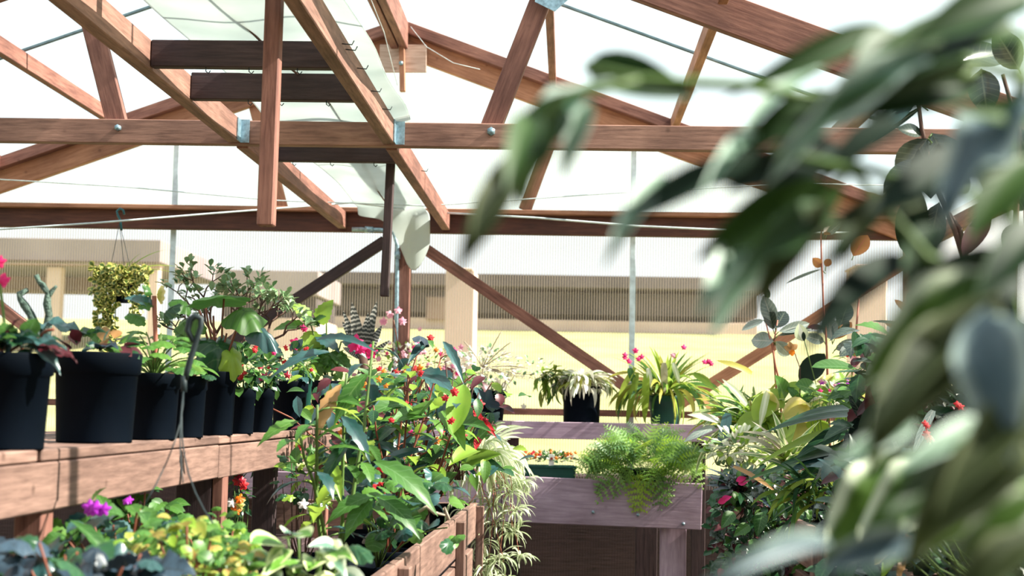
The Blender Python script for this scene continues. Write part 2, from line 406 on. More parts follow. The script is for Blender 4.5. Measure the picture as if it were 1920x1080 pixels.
class Plant:
    def __init__(s, name, label, cat, loc, group=None, seed=0, par=None):
        s.loc = Vector(loc); s.r = root(name, label, cat, s.loc, group) if par is None else par
        s.R = random.Random(hash(label) % 1 + seed + len(label)*7)
        s.jobs = {}
    def leaf(s, key, mat, base, d, L, W, up=(0, 0, 1), name='leaf', label=None):
        o = bpy.data.objects.new(name, tpl_mesh(key, mat)); COL.objects.link(o); o.parent = s.r
        o.matrix_local = Matrix.Translation(-s.loc) @ orient(base, d, up, W, L)
        if label: o['label'] = label
        return o
    def mleaf(s, job, key, mat, base, d, L, W, up=(0, 0, 1)):
        s.jobs.setdefault((job, mat.name), []).append((key, orient(Vector(base)-s.loc, d, up, W, L)))
    def px(s, key, mat, b, t, Y0, Y1, wpx, face=.5, name='leaf', roll=0):
        """a leaf from pixel b at depth Y0 to pixel t at depth Y1"""
        B = at(b[0], b[1], Y0); T = at(t[0], t[1], Y1); d = T-B
        up = (CAM-B).normalized()*face + Vector((0, 0, 1))*(1-face)
        up = Matrix.Rotation(roll, 3, d.normalized()) @ up
        return s.leaf(key, mat, B, d, d.length*1.04, wpx*(Y0+Y1)/2/F, up, name)
    def done(s):
        for (job, mn), lst in s.jobs.items():
            V = []; Fc = []; U = []; Rn = []
            for key, M in lst:
                v, f, u = TPL[key]; b = len(V)
                V.extend([(M @ Vector(q))[:] for q in v]); Fc.extend([tuple(i+b for i in q) for q in f])
                U.extend(u); Rn.extend([s.R.random()]*len(v))
            me = bpy.data.meshes.new(job); me.from_pydata(V, [], Fc)
            uv = me.uv_layers.new(name='uv'); rn = me.uv_layers.new(name='rnd')
            vi = [0]*len(me.loops); me.loops.foreach_get('vertex_index', vi)
            uv.data.foreach_set('uv', [c for i in vi for c in U[i]]); rn.data.foreach_set('uv', [c for i in vi for c in (Rn[i], 0)])
            me.materials.append(bpy.data.materials[mn]); me.polygons.foreach_set('use_smooth', [True]*len(me.polygons))
            o = bpy.data.objects.new(job, me); COL.objects.link(o); o.parent = s.r; o['kind'] = 'stuff'
        s.jobs = {}
    def stem(s, pts, r, mat, name='stem', seg=6):
        return tubes(name, [pts], r, mat, s.r, seg)
    def stems(s, paths, r, mat, name='stem', seg=5):
        o = tubes(name, paths, r, mat, s.r, seg); 
        if len(paths) > 1: o['kind'] = 'stuff'
        return o
    def pot(s, c, rt, h, mat=None, taper=.84, rimh=.24, seg=30, name='pot'):
        mat = mat or BLACK; c = Vector(c); rb = rt*taper; rr = rt*.95
        zr = h*(1-rimh); rr = rt*.93
        pr = [(0, .004), (rb*.7, .004), (rb*.72, 0), (rb, 0), (rb*1.005, .004), (rr*.985, zr), (rt*.985, zr+.003), (rt, h-.003), (rt*.99, h), (rt*.95, h), (rt*.92, h*.86), (0, h*.86)]
        me = lathe(pr[:-1]+[(rt*.92, h*.84)], seg); o = link(name, me, mat, s.r, False); o.location = c-s.loc
        me.polygons.foreach_set('use_smooth', [True]*len(me.polygons))
        so = link('soil', lathe([(0, h*.90), (rt*.5, h*.905), (rt*.915, h*.86), (rt*.90, h*.80)], 20), SOIL, s.r); so.location = c-s.loc
        return o
    # ---- growth habits
    def rosette(s, c, n, L, W, keys, mat, elev=(15, 75), up=(0, 0, 1), jit=.25, obj=True, job='foliage', az=(0, 360), base_r=.01, name='leaf'):
        c = Vector(c)
        for i in range(n):
            a = rad(az[0]+(az[1]-az[0])*((i*.381966) % 1)); e = rad(s.R.uniform(*elev))
            d = Vector((math.cos(a)*math.cos(e), math.sin(a)*math.cos(e), math.sin(e)))
            l = L*s.R.uniform(1-jit, 1+jit); k = s.R.choice(keys); b = c + Vector((d.x, d.y, 0))*base_r
            if obj: s.leaf(k, mat, b, d, l, W*s.R.uniform(.8, 1.15), up, name)
            else: s.mleaf(job, k, mat, b, d, l, W*s.R.uniform(.8, 1.15), up)
    def bush(s, c, rv, n, L, W, keys, mats, obj=False, job='foliage', stem=None, shell=.55, tilt=.6, base=None, nst=12, sr=.003, zmin=-1):
        c = Vector(c); rv = Vector(rv); tips = []
        for i in range(n):
            while True:
                q = Vector((s.R.uniform(-1, 1), s.R.uniform(-1, 1), s.R.uniform(zmin, 1)))
                if shell < q.length < 1: break
            p = c + Vector((q.x*rv.x, q.y*rv.y, q.z*rv.z)); tips.append(p)
            d = (q.normalized() + Vector((s.R.uniform(-tilt, tilt), s.R.uniform(-tilt, tilt), s.R.uniform(-tilt, tilt)*.7))).normalized()
            up = Vector((s.R.uniform(-.5, .5), s.R.uniform(-.7, .2), 1))
            l = L*s.R.uniform(.65, 1.25); m = s.R.choice(mats)
            if obj: s.leaf(s.R.choice(keys), m, p, d, l, l/L*W, up)
            else: s.mleaf(job, s.R.choice(keys), m, p, d, l, l/L*W, up)
        if stem:
            b = Vector(base) if base is not None else c-Vector((0, 0, rv.z))
            s.stems([(curve(b, tips[i], ((tips[i].x-b.x)*.2, (tips[i].y-b.y)*.2, -.02), 6, .006, s.R), [sr, sr*.4]) for i in range(min(nst, len(tips)))], sr, stem)
        return tips
    def petioled(s, c, n, R_, h, L, key, mats, stem, lean=.9, obj=True, sr=.0025, az=(0, 360), hmin=.35):
        c = Vector(c); paths = []
        for i in range(n):
            a = rad(az[0]+(az[1]-az[0])*((i*.381966+.1) % 1)); q = ((i+.5)/n)**.5
            p = c + Vector((math.cos(a)*R_*q, math.sin(a)*R_*q, h*(1-(1-hmin)*q*q)*s.R.uniform(.8, 1.1)))
            paths.append((curve(c, p, (-(p.x-c.x)*.15, -(p.y-c.y)*.15, h*.1), 6), [sr, sr*.7]))
            d = Vector((math.cos(a)+s.R.uniform(-.4, .4), math.sin(a)+s.R.uniform(-.4, .4), -.35*q+s.R.uniform(-.2, .2)))
            up = Vector((math.cos(a)*lean*q, math.sin(a)*lean*q, 1))
            l = L*s.R.uniform(.7, 1.2)
            b = p - d.normalized()*l*.15
            if obj: s.leaf(s.R.choice(key) if isinstance(key, list) else key, s.R.choice(mats), b, d, l, l*1.05, up)
            else: s.mleaf('foliage', s.R.choice(key) if isinstance(key, list) else key, s.R.choice(mats), b, d, l, l*1.05, up)
        s.stems(paths, sr, stem)
    def cane(s, pts, r, mat, leafkey, lmats, n, L, W, start=.25, drop=-.1, spread=60, petiole=.03, twigs=True):
        s.stem(pts, [r, r*.5], mat)
        for i in range(n):
            q = start+(1-start)*(i+.5)/n; f = q*(len(pts)-1); j = min(int(f), len(pts)-2)
            p = Vector(pts[j]).lerp(Vector(pts[j+1]), f-j)
            a = i*2.4+s.R.uniform(-.5, .5)
            d = Vector((math.cos(a), math.sin(a), drop+s.R.uniform(-.3, .4))).normalized()
            b = p+d*petiole+Vector((0, 0, petiole*.4))
            if twigs and petiole > .01: s.stem([p, (p+b)/2+Vector((0, 0, petiole*.1)), b], r*.35, mat, 'petiole', 4)
            l = L*s.R.uniform(.65, 1.2)
            s.leaf(s.R.choice(leafkey), s.R.choice(lmats), b, d, l, W*l/L, (0, 0, 1))
    def flower(s, p, L, mat, d=(0, -.6, .6), n=2):
        """a bloom of n crossed five-petalled whorls"""
        p = Vector(p)
        for k in range(n):
            dd = Vector(d)+Vector((s.R.uniform(-.6, .6), s.R.uniform(-.3, .3), s.R.uniform(-.6, .6)))
            up = Vector((s.R.uniform(-.4, .4), -1, s.R.uniform(0, .8)))
            dir_ = up.cross(Vector((1, 0, 0))).normalized()
            s.leaf('flower', mat, p-dir_*L*.5+Vector((s.R.uniform(-1, 1), s.R.uniform(-1, 1), s.R.uniform(-1, 1)))*L*.25*(n > 1), dir_, L, L, up, 'flower')
# ================================================================ the greenhouse shell
RX, RZ, SL = -.96, 3.44, .36
XL, XR, YB, YF = RX-2.95, RX+2.95, 7.8, -1.6
def rz(x): return RZ - SL*abs(x-RX)
PLZ0, PLZ1 = 2.255, 2.385
def struct(o): o['kind'] = 'structure'; return o
# ground
def ground_mat(name, a, b, sc):
    m, t, out = nt(name); tc = N(t, 'TexCoord'); n1 = N(t, 'TexNoise'); n1.inputs['Scale'].default_value = sc; n1.inputs['Detail'].default_value = 8
    t.links.new(tc.outputs['Object'], n1.inputs[0]); p = N(t, 'BsdfPrincipled'); p.inputs['Roughness'].default_value = .95
    t.links.new(ramp(t, n1.outputs[0], [(.35, a), (.65, b)]), p.inputs[0])
    bp = N(t, 'Bump'); bp.inputs['Distance'].default_value = .02; t.links.new(n1.outputs[0], bp.inputs['Height']); t.links.new(bp.outputs[0], p.inputs['Normal'])
    t.links.new(p.outputs[0], out.inputs[0]); return m
FLOORM = ground_mat('gravel_floor', (.03, .025, .024), (.09, .075, .07), 40)
LAWN = ground_mat('lawn_grass', (.29, .31, .13), (.42, .43, .20), 1.2)
fl = link('floor', boxmesh(XR-XL, YB-YF, .06, 0), FLOORM); fl.location = ((XL+XR)/2, (YB+YF)/2, -.03); struct(fl)
# back wall
wb = bpy.data.objects.new('wall_back', None); COL.objects.link(wb); wb.location = (RX, YB, 0); struct(wb)
def prism(name, poly, y0, y1, mat, parent, loc):
    """polygon in x,z extruded along y"""
    bm = bmesh.new(); A = [bm.verts.new((x-loc[0], y0-loc[1], z-loc[2])) for x, z in poly]; B = [bm.verts.new((x-loc[0], y1-loc[1], z-loc[2])) for x, z in poly]
    bm.faces.new(A); bm.faces.new(B[::-1])
    for i in range(len(A)): bm.faces.new((A[i], B[i], B[(i+1) % len(A)], A[(i+1) % len(A)]))
    bmesh.ops.recalc_face_normals(bm, faces=bm.faces[:])
    o = link(name, frombm(bm), mat, parent); o.location = (0, 0, 0); return o
def quad(name, pts, mat, parent, loc):
    me = bpy.data.meshes.new(name); me.from_pydata([tuple(Vector(p)-Vector(loc)) for p in pts], [], [tuple(range(len(pts)))])
    return link(name, me, mat, parent)
jx = [at(320, 500, YB).x, at(1187, 500, YB).x]
xs = [XL, jx[0]-(jx[1]-jx[0])*.0-1.25*0, jx[0], jx[1], XR]
xs = [XL, jx[0], jx[1], XR]
for a, b in zip(xs, xs[1:]):
    quad('wall_panel', [(a, YB+.05, .88), (b, YB+.05, .88), (b, YB+.05, PLZ1), (a, YB+.05, PLZ1)], SHEET_W, wb, wb.location)
    quad('wall_panel', [(a, YB+.05, 0), (b, YB+.05, 0), (b, YB+.05, .88), (a, YB+.05, .88)], SHEET_L, wb, wb.location)
    pts = [(a, PLZ1)] + [(b, PLZ1), (b, rz(b))] + ([(RX, RZ)] if a < RX < b else []) + [(a, rz(a))]
    quad('gable_panel', [(x, YB+.05, z) for x, z in pts], SHEET_G, wb, wb.location)
for x in jx:
    beam('joint_strip', (x, YB+.03, .95), (x, YB+.03, rz(x)-.12), .032, .012, WHITE_STRIP, wb, up=(0, 1, 0))
beam('plate', (XL, YB-.02, (PLZ0+PLZ1)/2-.012), (XR, YB-.02, (PLZ0+PLZ1)/2-.012), .045, PLZ1-PLZ0-.024, W_DEEP, wb)
beam('plate_cap', (XL, YB-.045, PLZ1-.012), (XR, YB-.045, PLZ1-.012), .10, .024, W_ORANGE, wb)
gz = at(1000, 772, YB).z
beam('girt', (XL, YB-.02, gz), (XR, YB-.02, gz), .04, .036, W_RED, wb)
# corner and mid posts, braces
cx = at(755, 520, YB-.05).x
beam('post', (cx, YB-.045, 0), (cx, YB-.045, PLZ0), .088, .088, W_RED, wb, up=(0, 1, 0))
px_ = at(1712, 520, YB-.05).x
beam('post', (px_, YB-.045, 0), (px_, YB-.045, PLZ0), .088, .088, W_RED, wb, up=(0, 1, 0))
def wbrace(a, b, m=W_RED, dy=.035):
    beam('brace', at(a[0], a[1], YB-dy), at(b[0], b[1], YB-dy), .038, .062, m, wb, up=(at(a[0], a[1], YB)-at(b[0], b[1], YB)).cross(Vector((0, 1, 0))))
wbrace((722, 452), (252, 760), W_DARK); wbrace((776, 452), (1236, 768), W_RED)
wbrace((1712, 482), (1262, 765), W_ORANGE); wbrace((-110, 490), (240, 762), W_RED)
# conduit on the middle post
cp = [at(660, 430, YB-.10), at(712, 431, YB-.10), at(738, 436, YB-.10), at(745, 460, YB-.10), at(744, 560, YB-.10), at(741, 700, YB-.10)]
cdt = root('conduit', 'grey steel conduit pipe running down the middle post of the end wall', 'pipe', cp[-1])
tubes('pipe', [cp], .012, STEEL, cdt, 8)
tubes('coupling', [[at(745, 472, YB-.10), at(745, 486, YB-.10)]], .017, STEEL, cdt, 8)
tubes('coupling', [[at(684, 430, YB-.10), at(700, 431, YB-.10)]], .017, STEEL, cdt, 8)
# side and front walls
for nm, X in (('wall_left', XL), ('wall_right', XR)):
    e = bpy.data.objects.new(nm, None); COL.objects.link(e); e.location = (X, 3, 0); struct(e)
    for a in range(5):
        y0 = YF+(YB-YF)*a/5; y1 = YF+(YB-YF)*(a+1)/5
        quad('wall_panel', [(X, y0, 0), (X, y1, 0), (X, y1, rz(X)), (X, y0, rz(X))], SHEET_S, e, e.location)
        beam('post', (X+(.045 if X < 0 else -.045), y0+.05, 0), (X+(.045 if X < 0 else -.045), y0+.05, rz(X)-.12), .088, .088, W_RED, e, up=(0, 1, 0))
    beam('plate', (X+(.03 if X < 0 else -.03), YF, rz(X)-.1), (X+(.03 if X < 0 else -.03), YB-.1, rz(X)-.1), .04, .09, W_RED, e)
e = bpy.data.objects.new('wall_front', None); COL.objects.link(e); e.location = (RX, YF, 0); struct(e)
for a, b in zip(xs, xs[1:]):
    pts = [(a, 0), (b, 0), (b, rz(b))] + ([(RX, RZ)] if a < RX < b else []) + [(a, rz(a))]
    quad('wall_panel', [(x, YF, z) for x, z in pts], W_DARK, e, e.location)  # out of view; boarded opaque and dark to cut the fill light
# roof
ce = bpy.data.objects.new('ceiling', None); COL.objects.link(ce); ce.location = (RX, 3, RZ); struct(ce)
ybars = [6.31-2.44*k for k in range(0, 4)]
yy = sorted([YF-.1, YB+.12]+[y for y in ybars if YF < y < YB])
for sgn in (-1, 1):
    X = RX+sgn*3.05
    for a, b in zip(yy, yy[1:]):
        quad('glazing_sheet', [(RX, a, RZ+.02), (RX, b, RZ+.02), (X, b, rz(X)+.02), (X, a, rz(X)+.02)], ROOFM, ce, ce.location)
    for y in yy[1:-1]:
        beam('glazing_bar', (RX, y, RZ+.012), (X, y, rz(X)+.012), .016, .014, ALU, ce)
for X in (-3.18, -2.52, .555, 1.245, -.11):
    if X == -.11: y0, y1 = 5.36, YB-.05
    elif X == -2.52: y0, y1 = 5.36, YB-.05
    else: y0, y1 = 5.36, YB-.05
    for s0, s1 in ((y0, y1), (-1.2, 5.24))[:1 if X in (1.245, -.11) else 2]:
        beam('purlin', (X, s0, rz(X)-.035), (X, s1, rz(X)-.035), .038 if X != 1.245 else .06, .075, W_RED if X < 0 else W_ORANGE, ce)
for dx in (-.026, .026):
    beam('ridge_board', (RX+dx, YF, RZ-.10), (RX+dx, YB-.05, RZ-.10), .042, .15, W_RED, ce)
# ---------------------------------------------------------------- trusses
def rafter_beams(par, y, wd, top, dep, m, xe=2.9, y2=None):
    n = math.sqrt(1+SL*SL)
    for sgn in (-1, 1):
        off = (top+dep/2)*1.0
        a = Vector((RX+sgn*.02, y, RZ-off)); b = Vector((RX+sgn*xe, y, RZ-SL*xe-off))
        beam('rafter', a, b, wd, dep/n, m, par)
def bolt(p, par, r=.012):
    tubes('bolt', [[Vector(p)+Vector((0, .005, 0)), Vector(p)+Vector((0, -.014, 0))]], r, STEEL, par, 6)
def truss(y, label, webs, tie=True):
    t = root('roof_truss', label, 'truss', (RX, y, 2.3))
    rafter_beams(t, y, .045, .012, .150, W_RED)
    if tie:
        beam('tie_beam', (XL+.1, y, 2.323), (XR-.1, y, 2.323), .045, .092, W_TIE, t)
    for a, b, wd in webs:
        pa, pb = at(a[0], a[1], y+.03), at(b[0], b[1], y+.03)
        beam('web', pa, pb, .038, wd, W_RED, t, up=(pb-pa).cross(Vector((0, 1, 0))))
    return t
t1 = truss(5.3, 'middle roof truss with long horizontal tie beam crossing the whole view', [((172, 40), (228, 262), .078), ((1030, -40), (912, 262), .08), ((1030, -30), (1090, -75), .07)])
bolt(at(222, 240, 5.275), t1); bolt(at(921, 247, 5.275), t1, .016)
gp = at(1033, 0, 5.26); 
bm = bmesh.new()
vs = [at(*q, 5.268) for q in ((1003, 4), (1040, 22), (1072, -6), (1060, -60), (1010, -60))]
A = [bm.verts.new(v-t1.location) for v in vs]; B = [bm.verts.new(v-t1.location+Vector((0, -.004, 0))) for v in vs]
bm.faces.new(A); bm.faces.new(B[::-1])
for i in range(5): bm.faces.new((A[i], B[i], B[(i+1) % 5], A[(i+1) % 5]))
link('gusset_plate', frombm(bm), STEEL, t1)
t2 = truss(2.6, 'nearer roof truss above the camera with its tie beam out of view', [], False)
# gable truss against the end wall
t3 = root('gable_truss', 'truss under the gable of the end wall with pale plywood plate at its peak', 'truss', (RX, YB-.06, 2.4))
rafter_beams(t3, YB-.05, .045, .075, .125, W_ORANGE); 
n = math.sqrt(1+SL*SL)
for sgn in (-1, 1):
    beam('top_chord', (RX+sgn*.02, YB-.08, RZ-.045), (RX+sgn*2.95, YB-.08, rz(RX+2.95)-.045), .10, .062, W_RED, t3)
for a, b in (((1062, 180), (984, 394)), ((470, 165), (529, 394))):
    pa, pb = at(a[0], a[1], YB-.03), at(b[0], b[1], YB-.03)
    beam('web', pa, pb, .03, .07, W_ORANGE, t3, up=(pb-pa).cross(Vector((0, 1, 0))))
pc = [at(q[0], q[1], YB-.12) for q in ((712, 84), (800, 84), (800, 136), (712, 136))]
beam('apex_plate', (pc[0]+pc[3])/2, (pc[1]+pc[2])/2, .015, (pc[0]-pc[3]).length, W_PALE, t3)
beam('king_post', at(753, 60, YB-.15), at(755, 172, YB-.15), .03, .036, W_ORANGE, t3, up=(0, 1, 0))
bolt(at(752, 119, YB-.17), t3)
# ---------------------------------------------------------------- longitudinal joists, cross boards, hanging posts
jz0, jz1 = 2.283, 2.375
L1x, L2x = -1.27, -.69
def joist(lab, X, y0, y1, zz=0):
    r = root('joist', lab, 'beam', (X, y0, jz0+zz))
    beam('timber', (X, y0, (jz0+jz1)/2+zz), (X, y1, (jz0+jz1)/2+zz), .045, jz1-jz0, W_RED if y0 > 5 else W_TIE, r); return r
j1 = joist('left overhead joist from the tie beam toward the camera', L1x-.01, .2, 5.272)
j2 = joist('right overhead joist with bent nails from the tie beam toward the camera', L2x, .2, 5.272)
j3 = joist('left overhead joist behind the tie beam running to the end wall', L1x+.012, 5.325, YB-.05, -.012)
j4 = joist('right overhead joist behind the tie beam running to the end wall', L2x+.005, 5.325, YB-.05, -.012)
for j, X, s in ((j1, L1x-.01, 1), (j2, L2x, 1)):
    bx = X+.026
    h = link('joist_hanger', boxmesh(.004, .05, .085, 0), STEEL, j); h.location = Vector((bx, 5.247, (jz0+jz1)/2-.002))-j.location
    h = link('joist_hanger', boxmesh(.034, .004, .088, 0), STEEL, j); h.location = Vector((bx+.017, 5.273, (jz0+jz1)/2-.002))-j.location
Rn = random.Random(5)
for (px, py) in ((625, 78), (632, 120), (683, 172), (705, 200), (655, 100), (780, 306)):
    Y = 2667*(.66)/max(1, (1064-px)); Y = min(Y, 7.4)
    p = Vector((L2x+.022, Y, 2.34)); tubes('nail', [[p, p+Vector((.03, -.005, -.004)), p+Vector((.036, -.005, .008))]], .0018, DARKWIRE, j2 if Y < 5.2 else j4, 5)
def crossb(lab, y, z0, z1, m=W_DARK):
    r = root('cross_board', lab, 'board', (L1x+.02, y, z0))
    beam('board', (L1x+.014, y, (z0+z1)/2), (L2x-.024, y, (z0+z1)/2), .038, z1-z0, m, r)
    for x in (-1.1, -.98, -.84):
        p = Vector((x+Rn.uniform(-.04, .04), y-.012, z0)); tubes('hook', [[p, p+Vector((0, 0, -.012)), p+Vector((.008, 0, -.018)), p+Vector((.014, 0, -.010))]], .0017, DARKWIRE, r, 5)
    return r
crossb('dark cross board between the joists, nearest the camera', 4.13, at(300, 127, 4.13).z, at(300, 77, 4.13).z)
crossb('dark cross board between the joists, second from the camera', 4.58, at(400, 188, 4.58).z, at(400, 138, 4.58).z)
crossb('dark cross board just behind the tie beam', 5.72, at(600, 304, 5.72).z, at(600, 262, 5.72).z)
hp = root('hanging_post', 'long red-brown post hanging down in front of the tie beam', 'post', at(498, 424, 3.64))
a = at(499, 424, 3.64); a2 = at(515, 0, 3.64); b = a+(a2-a)*((2.41-a.z)/(a2.z-a.z))
beam('timber', a, b, .042, .046, W_RED, hp, up=(0, 1, 0))
crossb('cross board above the shade cloth that holds the long hanging post', 3.64, 2.412, 2.50)
hp2 = root('hanging_post', 'dark short post hanging behind the tie beam by the conduit', 'post', at(721, 556, 5.80))
beam('timber', at(721, 556, 5.80), at(733, 296, 5.80), .034, .04, W_DARK, hp2, up=(0, 1, 0))
# ---------------------------------------------------------------- shade cloth
bm = bmesh.new(); rows = []
ys = [1.2+.2*i for i in range(33)]
for i, y in enumerate(ys):
    q = i/(len(ys)-1); xa, xb = -1.165+.015*math.sin(y*3), (-.60 if y < 5 else -.60-(y-5)*.075)+.012*math.sin(y*5)
    row = []
    for k in range(9):
        s = k/8; x = xa+(xb-xa)*s
        z = 2.392 + .012*math.sin(s*PI*3+y*2)*(.5+s) - .01*abs(math.sin(y*6.8))
        row.append(bm.verts.new((x, y, z)))
    rows.append(row)
for k2 in range(1, 6):   # the loose end hangs down in front of the plate
    row = []; 
    for k in range(9):
        s = k/8; drop = .06+.29*math.exp(-((s-.78)/.22)**2) + .05*s; 
        x = -1.16+(-.76+1.16)*s
        row.append(bm.verts.new((x, 7.60+.012*k2+.02*math.sin(s*14), 2.392-drop*k2/5)))
    rows.append(row)
for A, B in zip(rows, rows[1:]):
    for k in range(8): bm.faces.new((A[k], A[k+1], B[k+1], B[k]))
cl = link('shade_cloth', frombm(bm), CLOTH, None, True)
md = cl.modifiers.new('s', 'SOLIDIFY'); md.thickness = .0012; md.offset = 0
md = cl.modifiers.new('d', 'SUBSURF'); md.levels = 1; md.render_levels = 1
tag(cl, 'long pale shade cloth laid over the overhead joists, drooping at the end wall', 'cloth')
seam = tubes('seam', [[Vector((-.93+.05*math.sin(y*1.5), y, 2.386+.01*math.sin(y*4))) for y in [1.4+.2*i for i in range(31)]]], .004, W_PINK, cl, 5)
# ---------------------------------------------------------------- wires
def wire(lab, pts, r=.0035, m=WIRE, name='wire'):
    P = [at(*p) for p in pts]; o = tubes(name, [P], r, m); tag(o, lab, 'wire'); return o
wire('thin pale wire stretched level across the gable, upper of the two', [(-60, 333, 7.0), (230, 350, 7.05), (520, 376, 7.1), (800, 386, 7.2), (1150, 362, 7.25), (1480, 344, 7.3), (1800, 350, 7.3)], .003)
wire('white wire sloping up from the left edge below the upper wire', [(-60, 434, 6.6), (180, 418, 6.8), (400, 400, 7.0), (660, 380, 7.3), (760, 392, 7.6)], .0045)
wire('white cable sagging in front of the plate right of the cloth', [(830, 399, 7.55), (1000, 408, 7.5), (1200, 424, 7.45), (1420, 434, 7.4), (1600, 436, 7.4)], .005)
# cobwebs at the ridge are left to fine threads
for i, pts in enumerate([[(770, 50, 7.5), (800, 88, 7.5), (850, 118, 7.5), (900, 130, 7.5)], [(692, -10, 6.4), (720, 60, 6.6), (745, 160, 6.9)], [(640, 0, 6.0), (690, 90, 6.4), (735, 165, 6.8)]]):
    wire(['loose thread trailing along the right rafter from the ridge', 'thin thread hanging down left of the king post', 'thin thread hanging beside the shade cloth edge'][i], pts, .0016, WIRE, 'thread')
# ================================================================ outside
gr = link('ground_outside', None or boxmesh(1, 1, 1, 0), LAWN); 
bm = bmesh.new(); V = [bm.verts.new(p) for p in ((-60, 60, at(960, 612, 60).z), (60, 60, at(960, 612, 60).z), (60, 30, at(960, 619, 30).z), (-60, 30, at(960, 619, 30).z), (60, 11, .75), (-60, 11, .75), (-60, YB+.4, -.065), (60, YB+.4, -.065), (-60, -30, -.07), (60, -30, -.07))]
bm.faces.new((V[3], V[2], V[1], V[0])); bm.faces.new((V[5], V[4], V[2], V[3])); bm.faces.new((V[6], V[7], V[4], V[5])); bm.faces.new((V[8], V[9], V[7], V[6]))
gr.data = frombm(bm); gr.data.materials.append(LAWN); gr.name = 'lawn'; tag(gr, kind='structure')
# far buildings
OUT_DARK = plain('far_dark_boards', (.07, .06, .065), .9, 0, .7, .8)
OUT_MID = plain('far_brown_roof', (.28, .19, .165), .9, 0, .5, .6)
OUT_PALE = plain('far_pale_wall', (.66, .50, .44), .9, 0, .15, 1)
OUT_GREYD = plain('far_slate_roof', (.13, .11, .12), .9, 0, .5, .5)
OUT_GREY = plain('far_grey_roof', (.27, .235, .25), .9, 0, .3, .5)
def pbox(name, par, a, b, Y0, Y1, mat):
    p = at(a[0], a[1], Y0); q = at(b[0], b[1], Y0)
    o = link(name, boxmesh(q.x-p.x, Y1-Y0, p.z-q.z, .01), mat, par); o.location = Vector(((p.x+q.x)/2, (Y0+Y1)/2, (p.z+q.z)/2))-par.location; return o
def house(name, lab, cat, base): return root(name, lab, cat, base)
h = house('barn', 'long dark barn seen blurred through the end wall right of the middle post', 'building', at(1080, 620, 30))
pbox('wall', h, (600, 540), (1420, 596), 30, 34, OUT_DARK)
pbox('roof', h, (580, 508), (1440, 545), 29.6, 35, OUT_GREYD)
pbox('foundation', h, (600, 592), (1420, 650), 29.9, 34, OUT_PALE)
pbox('door', h, (800, 556), (880, 600), 29.8, 30.1, OUT_MID)
h = house('shed', 'low brown shed seen blurred through the end wall left of the middle post', 'building', at(500, 640, 24))
pbox('wall', h, (418, 552), (592, 596), 24, 26, OUT_DARK); pbox('roof', h, (404, 505), (596, 554), 23.8, 26.2, OUT_GREY)
pbox('foundation', h, (418, 594), (592, 660), 23.9, 26, OUT_PALE)
h = house('carport', 'wide grey carport roof seen blurred behind the hanging basket', 'building', at(150, 560, 22))
pbox('roof', h, (-200, 442), (300, 492), 22, 26, OUT_GREY); pbox('fascia', h, (-200, 490), (300, 500), 21.9, 22.1, OUT_MID)
pbox('post', h, (88, 500), (106, 680), 22, 22.2, OUT_PALE); pbox('wall', h, (-200, 498), (160, 545), 25, 26, OUT_MID)
pbox('post', h, (280, 500), (290, 680), 22, 22.2, OUT_PALE)
for i, (x0, x1, y0) in enumerate(((836, 886, 505), (1606, 1664, 500), (958+980*0+0, 968, 600))):
    if i == 2: continue
    h = house('outdoor_post', ['pale wide post standing on the lawn behind the right brace', 'pale wide post outside behind the rubber plants'][i], 'post', at((x0+x1)/2, 660, 11))
    pbox('shaft', h, (x0, y0), (x1, 720), 11, 11.4, OUT_PALE)
    pbox('cap', h, (x0-1, y0-4), (x1+1, y0+2), 10.98, 11.42, OUT_PALE)
# hedge bank and skirting low outside the end wall
HEDGE = leafmat('hedge_leaf', (.02, .04, .012), (.06, .09, .02), trans=.2)
sk = link('retaining_wall', boxmesh(14, .18, .98, .01), W_DARK); sk.location = (RX, YB+.55, .44); tag(sk, 'dark timber retaining wall low outside the end wall', 'wall', kind='structure')

# trees and hedges outside the side walls
TRUNK = plain('bark', (.10, .07, .05), .9, 0, .5, 12, .5)
TREE = leafmat('leaf_tree', (.015, .045, .012), (.06, .12, .025), trans=.25)
# ================================================================ benches
XS = -.945; ZS = 1.20
lb = root('shelf_bench', 'long high wooden shelf on the left carrying the row of black pots', 'bench', (XS-.3, 4, 0))
beam('fascia', (XS-.012, 1.0, 1.141), (XS-.012, 3.86, 1.141), .024, .089, W_PINK, lb)
beam('fascia', (XS-.010, 3.865, 1.139), (XS-.010, 6.75, 1.139), .024, .089, W_PINK, lb)
gapy = 2.54
for y0, y1 in ((1.0, gapy-.012), (gapy+.012, 3.86), (3.865, 4.5), (4.503, 5.1), (5.103, 6.75)):
    beam('shelf_edge', (XS-.018, y0, 1.1985), (XS-.018, y1, 1.1985), .034, .022, W_PINK, lb)
for k in range(1, 6):
    beam('shelf_board', (XS-.04-.105*k+.05, 1.0, 1.198), (XS-.04-.105*k+.05, 6.75, 1.198), .095, .020, W_PINK, lb)
for y in (1.4, 2.62, 3.95, 5.2, 6.5):
    beam('bearer', (XS-.03, y, 1.15), (XS-.58, y, 1.15), .04, .06, W_DARK, lb)
for px, y, dx, wpx, m in ((62, 2.62, .07, .052, W_RED), (410, 3.95, .035, .03, W_RED), (365, 3.95, .2, .10, W_DARK), (494, 4.9, .12, .075, W_DARK), (600, 6.4, .05, .06, W_RED)):
    X = at(px, 1000, y).x
    beam('leg', (X, y, 0), (X, y, 1.12), wpx, .06, m, lb, up=(0, 1, 0))
for y in (2.62, 6.4):
    beam('leg', (XS-.55, y, 0), (XS-.55, y, 1.12), .07, .07, W_DARK, lb, up=(0, 1, 0))
